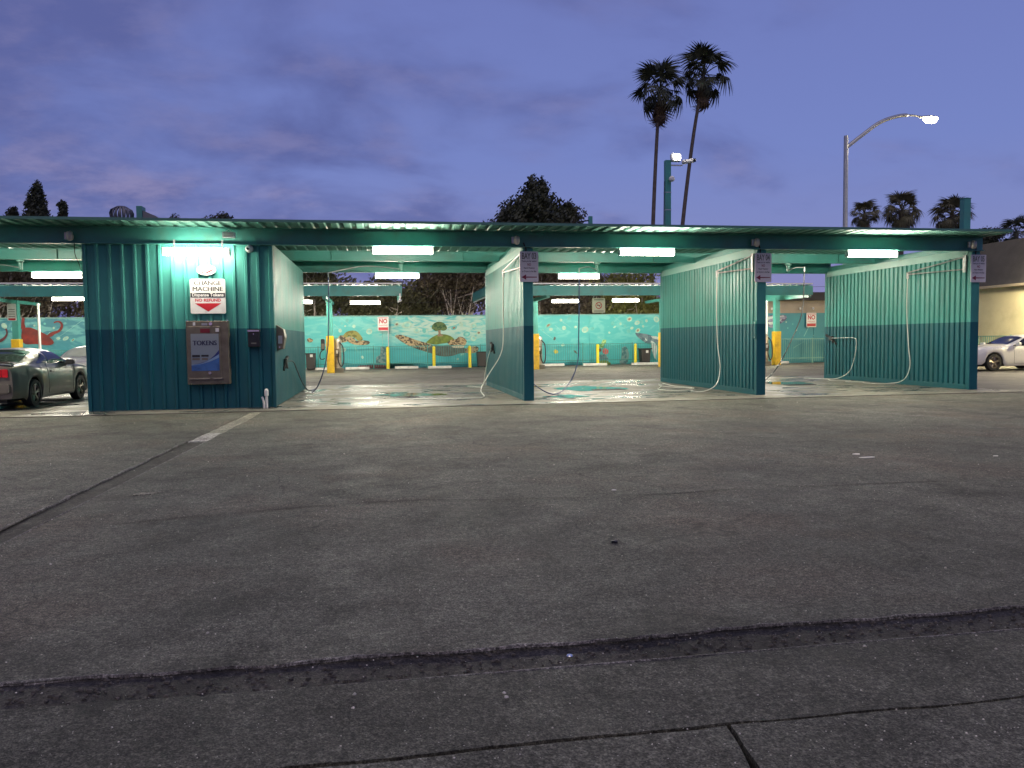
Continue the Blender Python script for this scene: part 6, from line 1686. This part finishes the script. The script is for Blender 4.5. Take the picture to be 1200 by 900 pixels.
# white sedan, nose to the left
vTop = [(-2.4, 0.97), (-2.1, 1.06), (-1.75, 1.12), (-1.25, 1.38), (-0.45, 1.44), (-0.10, 1.40), (0.72, 1.06), (1.4, 1.01), (2.1, 0.90), (2.32, 0.72)]
wTop = [(-2.4, 0.95), (-2.1, 1.04), (-1.5, 1.10), (-0.8, 1.38), (0.0, 1.44), (0.35, 1.40), (1.15, 1.05), (1.7, 0.99), (2.15, 0.88), (2.32, 0.72)]
wBelt = [(-2.4, 0.90), (-1.4, 1.0), (0.0, 0.96), (1.1, 0.95), (1.8, 0.88), (2.32, 0.66)]
wW = [(-2.4, 0.82), (-2.1, 0.89), (-1.0, 0.915), (1.0, 0.915), (1.8, 0.90), (2.15, 0.83), (2.32, 0.66)]
make_car('parked_sedan', (25.45, 28.05, 0.004), rad(90), 'white sedan parked nose to the left beyond the right end wall', 'paint_white', -2.4, 2.32, -1.3, 1.48, wW, vTop, wBelt, wr=0.345,
         wind=(-0.02, 0.68, lambda y: 0.60), rear_glass=(-1.7, -1.3, lambda y: 0.58),
         side_glass=((-0.45, 0.58, lambda y: lerp_tab(wBelt, y) + 0.035, lambda y: max(lerp_tab(wBelt, y) + 0.04, lerp_tab(wBelt, y) + (lerp_tab(vTop, y) - lerp_tab(wBelt, y)) * (0.8 if y < -0.15 else 0.8 - 0.42 * ((y + 0.15) / 0.73) ** 1.4))),
                     (-1.45, -0.52, lambda y: lerp_tab(wBelt, y) + 0.035, lambda y: lerp_tab(wBelt, y) + 0.04 + (lerp_tab(vTop, y) - lerp_tab(wBelt, y)) * 0.75 * min(1.0, (y + 1.45) / 0.4 + 0.05))),
         doors=((-0.48, 0.60), (-1.45, -0.50)), handle=(-0.28, 0.86), mirror=(0.44, 1.06))
# silver car behind the coupe, facing the viewer
make_car('parked_saloon', (-10.25, 29.8, 0.004), rad(180), 'pale saloon facing the camera behind the grey coupe', 'paint_silver', -2.4, 2.32, -1.3, 1.48, wW, wTop, wBelt, wr=0.33,
         wind=(0.42, 1.10, lambda y: 0.62, 'glass_reflection'), rear_glass=(-1.45, -0.85, lambda y: 0.58),
         side_glass=((-0.05, 0.95, lambda y: lerp_tab(wBelt, y) + 0.035, lambda y: max(lerp_tab(wBelt, y) + 0.04, lerp_tab(wBelt, y) + (lerp_tab(wTop, y) - lerp_tab(wBelt, y)) * (0.8 if y < 0.3 else 0.8 - 0.42 * ((y - 0.3) / 0.72) ** 1.4))),),
         doors=((-0.08, 1.0),), mirror=(0.86, 1.03))

# ------------------------------------------------------------------ trees
def leaf_quads(b, c, n, spread, size, r, flat=1.0):
    for _ in range(n):
        p = Vector((r.gauss(0, 1), r.gauss(0, 1), r.gauss(0, 1)))
        if p.length > 1.9: p *= 1.9 * r.random() ** 0.4 / p.length
        p = Vector((p.x * spread, p.y * spread, p.z * spread * flat)) + c
        d = Vector((r.uniform(-1, 1), r.uniform(-1, 1), r.uniform(-1, 1)))
        if d.length < 0.05: continue
        d.normalize(); e = d.orthogonal().normalized(); f = d.cross(e)
        s = size * r.uniform(0.6, 1.4)
        k = len(b.v)
        b.v += [tuple(p - e * s), tuple(p + f * s * 0.45), tuple(p + e * s), tuple(p - f * s * 0.45)]
        b.f.append((k, k + 1, k + 2, k + 3))
def tree(name, loc, label, h, crown, seed, bark='barkdark', leaf='leafdark', stems=1, nclump=60, nleaf=60, leafsize=0.13, base=0.35, lean=0.15, trunk_r=0.18, spread=0.45, group=None, cone=0.0):
    r = random.Random(seed); t = thing(name, loc, label, 'tree', group)
    L = Vector(loc); tb = MB(); tips = []
    rx, ry, rz = crown
    cc = L + Vector((0, 0, h - rz))
    for s in range(stems):
        a = r.random() * 6.28; off = Vector((cos(a), sin(a), 0)) * (0.0 if stems == 1 else r.uniform(0.1, 0.9)) - Vector((0, 0.0 if stems == 1 else 0.9, 0))
        top = L + Vector((cos(a) * lean * h * r.uniform(0.3, 1), sin(a) * lean * h * r.uniform(0.3, 1), h * r.uniform(0.6, 0.8)))
        p0 = L + off
        mid = p0.lerp(top, 0.5) + Vector((r.uniform(-.2, .2), r.uniform(-.2, .2), 0))
        pts = spline([p0, mid, top], 6)
        tb.tube(pts, [trunk_r * (1 - 0.75 * i / (len(pts) - 1)) / (1 if stems == 1 else 1.5) for i in range(len(pts))], 8)
        for k in range(8 if stems == 1 else 6):
            f = r.uniform(base, 0.95); q = pts[int(f * (len(pts) - 1))]
            a2 = r.random() * 6.28; z = r.uniform(-0.5, 0.95)
            e = cc + Vector((cos(a2) * rx * 0.8 * r.uniform(0.5, 1), sin(a2) * ry * 0.8 * r.uniform(0.5, 1), z * rz * 0.85))
            m_ = q.lerp(e, 0.5) + Vector((0, 0, -0.12 * h * r.random() * 0.5))
            bp = spline([q, m_, e], 4)
            tb.tube(bp, [trunk_r * 0.34 * (1 - 0.8 * i / (len(bp) - 1)) for i in range(len(bp))], 5)
            tips += [e, bp[-3]]
    tb.build('trunk', bark, t, smooth=True)
    cb = MB()
    for k in range(nclump):
        while True:
            v = Vector((r.uniform(-1, 1), r.uniform(-1, 1), r.uniform(-1, 1)))
            if 0.25 < v.length < 1.0: break
        taper = 1.0 - cone * (v.z * 0.5 + 0.5)
        c = cc + Vector((v.x * rx * taper, v.y * ry * taper, v.z * rz))
        if tips and k % 2: c = c.lerp(tips[k % len(tips)], 0.45)
        leaf_quads(cb, c, int(nleaf * r.uniform(0.6, 1.4)), spread * r.uniform(0.6, 1.2), leafsize, r, 0.8)
    if cone > 0.4:      # leader shoots fill the pointed top
        for k in range(26):
            f = k / 25
            c = cc + Vector((r.gauss(0, rx * 0.10 + rx * 0.30 * f), r.gauss(0, ry * 0.10 + ry * 0.30 * f), rz * (1.02 - 1.0 * f)))
            leaf_quads(cb, c, int(nleaf * 0.8), spread * (0.45 + 0.5 * f), leafsize, r, 1.5)
    cb.build('crown', leaf, t, fix=False)
    return t
GB = 'trees behind the mural wall'
# row of pale stemmed trees behind the mural
spec = [(-24.0, 47.0, 7.2, 'leafdry', 'leafy dark tree behind the mural at the far left edge'), (-19.4, 46.5, 7.0, 'leafdry', 'brown leafy tree behind the painted octopus'), (-14.6, 46.3, 6.6, 'leafdry', 'brown leafy tree behind the right tentacle of the octopus'),
        (-9.5, 46.5, 6.4, 'leaf', 'olive tree hidden mostly behind the equipment room'), (-4.2, 46.8, 6.6, 'leaf', 'pale stemmed tree behind the first vacuum post'), (0.4, 46.4, 5.3, 'leaf', 'pale stemmed tree behind the NO sign of the mural'),
        (4.2, 47.0, 7.2, 'leafdry', 'tall pale stemmed tree behind the big painted turtle'), (8.4, 46.6, 6.9, 'leafdry', 'pale stemmed tree behind the mural above the coin vacuum'),
        (11.8, 46.4, 5.6, 'leafdry', 'bushy brown tree behind the no smoking sign'), (15.0, 46.0, 6.2, 'leafyellow', 'yellow green bushy tree behind the painted whale')]
for i, (x, y, h, lf, lb) in enumerate(spec):
    tree('mural_tree', (x, y, 0), lb, h, (2.9, 1.6, h * 0.33 if lf != 'leafyellow' else h * 0.42), 40 + i, bark='bark', leaf=lf, stems=9, nclump=170, nleaf=85, leafsize=0.12, base=0.4, lean=0.30, trunk_r=0.12, spread=0.46, group=GB)
tree('garden_tree', (12.4, 62, 0), 'large dark leafy tree rising above the roof at centre', 13.9, (4.2, 3.2, 4.8), 5, nclump=210, nleaf=150, leafsize=0.19, trunk_r=0.4, spread=0.66, cone=0.45)
tree('garden_tree', (10.2, 61, 0), 'lower left shoulder of dark foliage beside the large central tree', 11.9, (2.2, 2.0, 3.0), 6, nclump=90, nleaf=130, leafsize=0.18, trunk_r=0.25, spread=0.6, cone=0.35)
tree('garden_tree', (15.3, 63, 0), 'lower right shoulder of dark foliage beside the large central tree', 12.2, (2.3, 2.0, 3.2), 9, nclump=90, nleaf=130, leafsize=0.18, trunk_r=0.25, spread=0.6, cone=0.5)
tree('cypress_tree', (-23.9, 60, 0), 'tall dark conifer above the roof at the left', 12.6, (1.25, 1.25, 4.0), 21, nclump=150, nleaf=130, leafsize=0.13, trunk_r=0.2, spread=0.36, cone=0.7)
tree('cypress_tree', (-22.4, 60.5, 0), 'smaller pointed conifer right of the tall dark one', 11.5, (0.65, 0.65, 3.0), 22, nclump=70, nleaf=110, leafsize=0.12, trunk_r=0.15, spread=0.28, cone=0.8)
tree('cypress_tree', (-25.6, 60.5, 0), 'low dark shrub top left of the tall conifer', 11.0, (0.8, 0.8, 2.2), 23, nclump=60, nleaf=100, leafsize=0.12, trunk_r=0.15, spread=0.34, cone=0.42)
tree('distant_tree', (-11.7, 60, 0), 'small dark treetop peeking over the roof left of centre', 10.85, (1.5, 1.0, 1.2), 24, nclump=150, nleaf=90, leafsize=0.12, trunk_r=0.15, spread=0.30)
tree('distant_tree', (-14.6, 60, 0), 'tiny dark treetop peeking over the roof right of the exhaust hood', 10.75, (0.35, 0.35, 1.0), 25, nclump=40, nleaf=60, leafsize=0.08, trunk_r=0.12, spread=0.2)
tree('distant_tree', (54.0, 62, 0), 'tiny dark treetop over the beige building left of the last palm', 11.3, (1.1, 0.8, 1.2), 26, nclump=90, nleaf=70, leafsize=0.10, trunk_r=0.15, spread=0.25)

# ------------------------------------------------------------------ fan palms
def fan_mesh(seed, R_=0.78, pet=1.0, nseg=17, arc=200, droop=0.7):
    """one fan frond: stalk along +x, blade of narrow split segments at its end"""
    r = random.Random(seed); b = MB()
    b.tube([(0, 0, 0), (pet * 0.6, 0, 0.05), (pet, 0, 0.0)], [0.035, 0.025, 0.018], 4)
    for k in range(nseg):
        a = rad(-arc / 2 + arc * k / (nseg - 1)) + r.uniform(-0.04, 0.04)
        L_ = R_ * (0.72 + 0.28 * cos(a * 0.6)) * r.uniform(0.85, 1.1)
        d = Vector((cos(a), sin(a), 0)); q = Vector((-sin(a), cos(a), 0))
        w = R_ * 0.062
        o = Vector((pet, 0, 0)); vs = []
        for f, ww in ((0.03, 0.25), (0.5, 1.0), (0.8, 0.55), (1.0, 0.06)):
            z = -droop * R_ * max(0.0, f - 0.35) ** 1.8 * 1.3 + 0.05 * f * abs(sin(a))
            c = o + d * (L_ * f) + Vector((0, 0, z))
            vs += [c - q * w * ww, c + q * w * ww]
        b.add(vs, [(0, 1, 3, 2), (2, 3, 5, 4), (4, 5, 7, 6)])
    return b.mesh('frond')
FANS = {}
def palm(loc, base_off, label, crown_r, fr_mat, seed, trunk_r=0.22, nf=34, group='fan palms', skirt=1.0):
    r = random.Random(seed); t = thing('fan_palm', loc, label, 'palm tree', group)
    L = Vector(loc); H = base_off[2]
    topp = L + Vector(base_off)
    pts = spline([L, L + Vector((base_off[0] * 0.25, 0, H * 0.4)), L + Vector((base_off[0] * 0.62, 0, H * 0.75)), topp], 6)
    b = MB(); b.tube(pts, [trunk_r * (1.25 - 0.45 * i / (len(pts) - 1)) for i in range(len(pts))], 10); b.build('trunk', 'palmtrunk', t, smooth=True)
    key = fr_mat
    if key not in FANS:
        FANS[key] = []
        for s in range(4):
            me = fan_mesh(s + 3, droop=0.7 + 0.35 * s); me.materials.append(M[fr_mat]); FANS[key].append(me)
        me = fan_mesh(31, droop=1.4, arc=150); me.materials.append(M['deadfrond']); FANS[key].append(me)
    def frond(az, elv, sc, me, drop=0.0):
        o = bpy.data.objects.new('frond', me); col.objects.link(o); o.parent = t
        o.matrix_local = Matrix.Translation(topp - L + Vector((0, 0, drop))) @ Matrix.Rotation(az, 4, 'Z') @ Matrix.Rotation(-elv, 4, 'Y') @ Matrix.Rotation(r.uniform(-0.5, 0.5), 4, 'X') @ Matrix.Diagonal((sc, sc, sc, 1))
    for k in range(nf):
        f = k / (nf - 1)
        elv = rad(86 - 138 * f + r.uniform(-14, 14))
        frond(k * 2.399 + r.uniform(-0.2, 0.2), elv, crown_r * r.choice((0.46, 0.54, 0.62, 0.66)), FANS[key][r.randrange(4)])
    for k in range(int(16 * skirt)):
        frond(k * 2.399, rad(-74 + r.uniform(-12, 12)), crown_r * 0.46 * r.uniform(0.8, 1.15), FANS[key][4], -0.45 * crown_r * r.random())
    return t
palm((25.6, 72, 0), (1.05, 0, 25.2), 'tall slender fan palm on the left of the pair', 2.75, 'frond', 1, trunk_r=0.18, nf=33, skirt=0.7)
palm((28.2, 72.5, 0), (3.1, 0, 27.0), 'tall leaning fan palm on the right of the pair', 2.8, 'frond', 2, trunk_r=0.18, nf=33, skirt=0.7)
palm((41.5, 62, 0), (0.1, 0, 12.0), 'low fan palm right of the street lamp pole', 1.3, 'frondlow', 3, trunk_r=0.22, nf=44)
palm((45.1, 62, 0), (0.05, 0, 12.4), 'largest of the low fan palms, below the street lamp head', 1.75, 'frondlow', 4, trunk_r=0.25, nf=46)
palm((50.1, 62, 0), (0.05, 0, 12.1), 'low fan palm behind the teal roof post', 1.75, 'frondlow', 5, trunk_r=0.25, nf=44)
palm((56.6, 62, 0), (0.05, 0, 10.6), 'low dark fan palm above the mansard at the right edge', 1.5, 'frond', 6, trunk_r=0.25, nf=26)
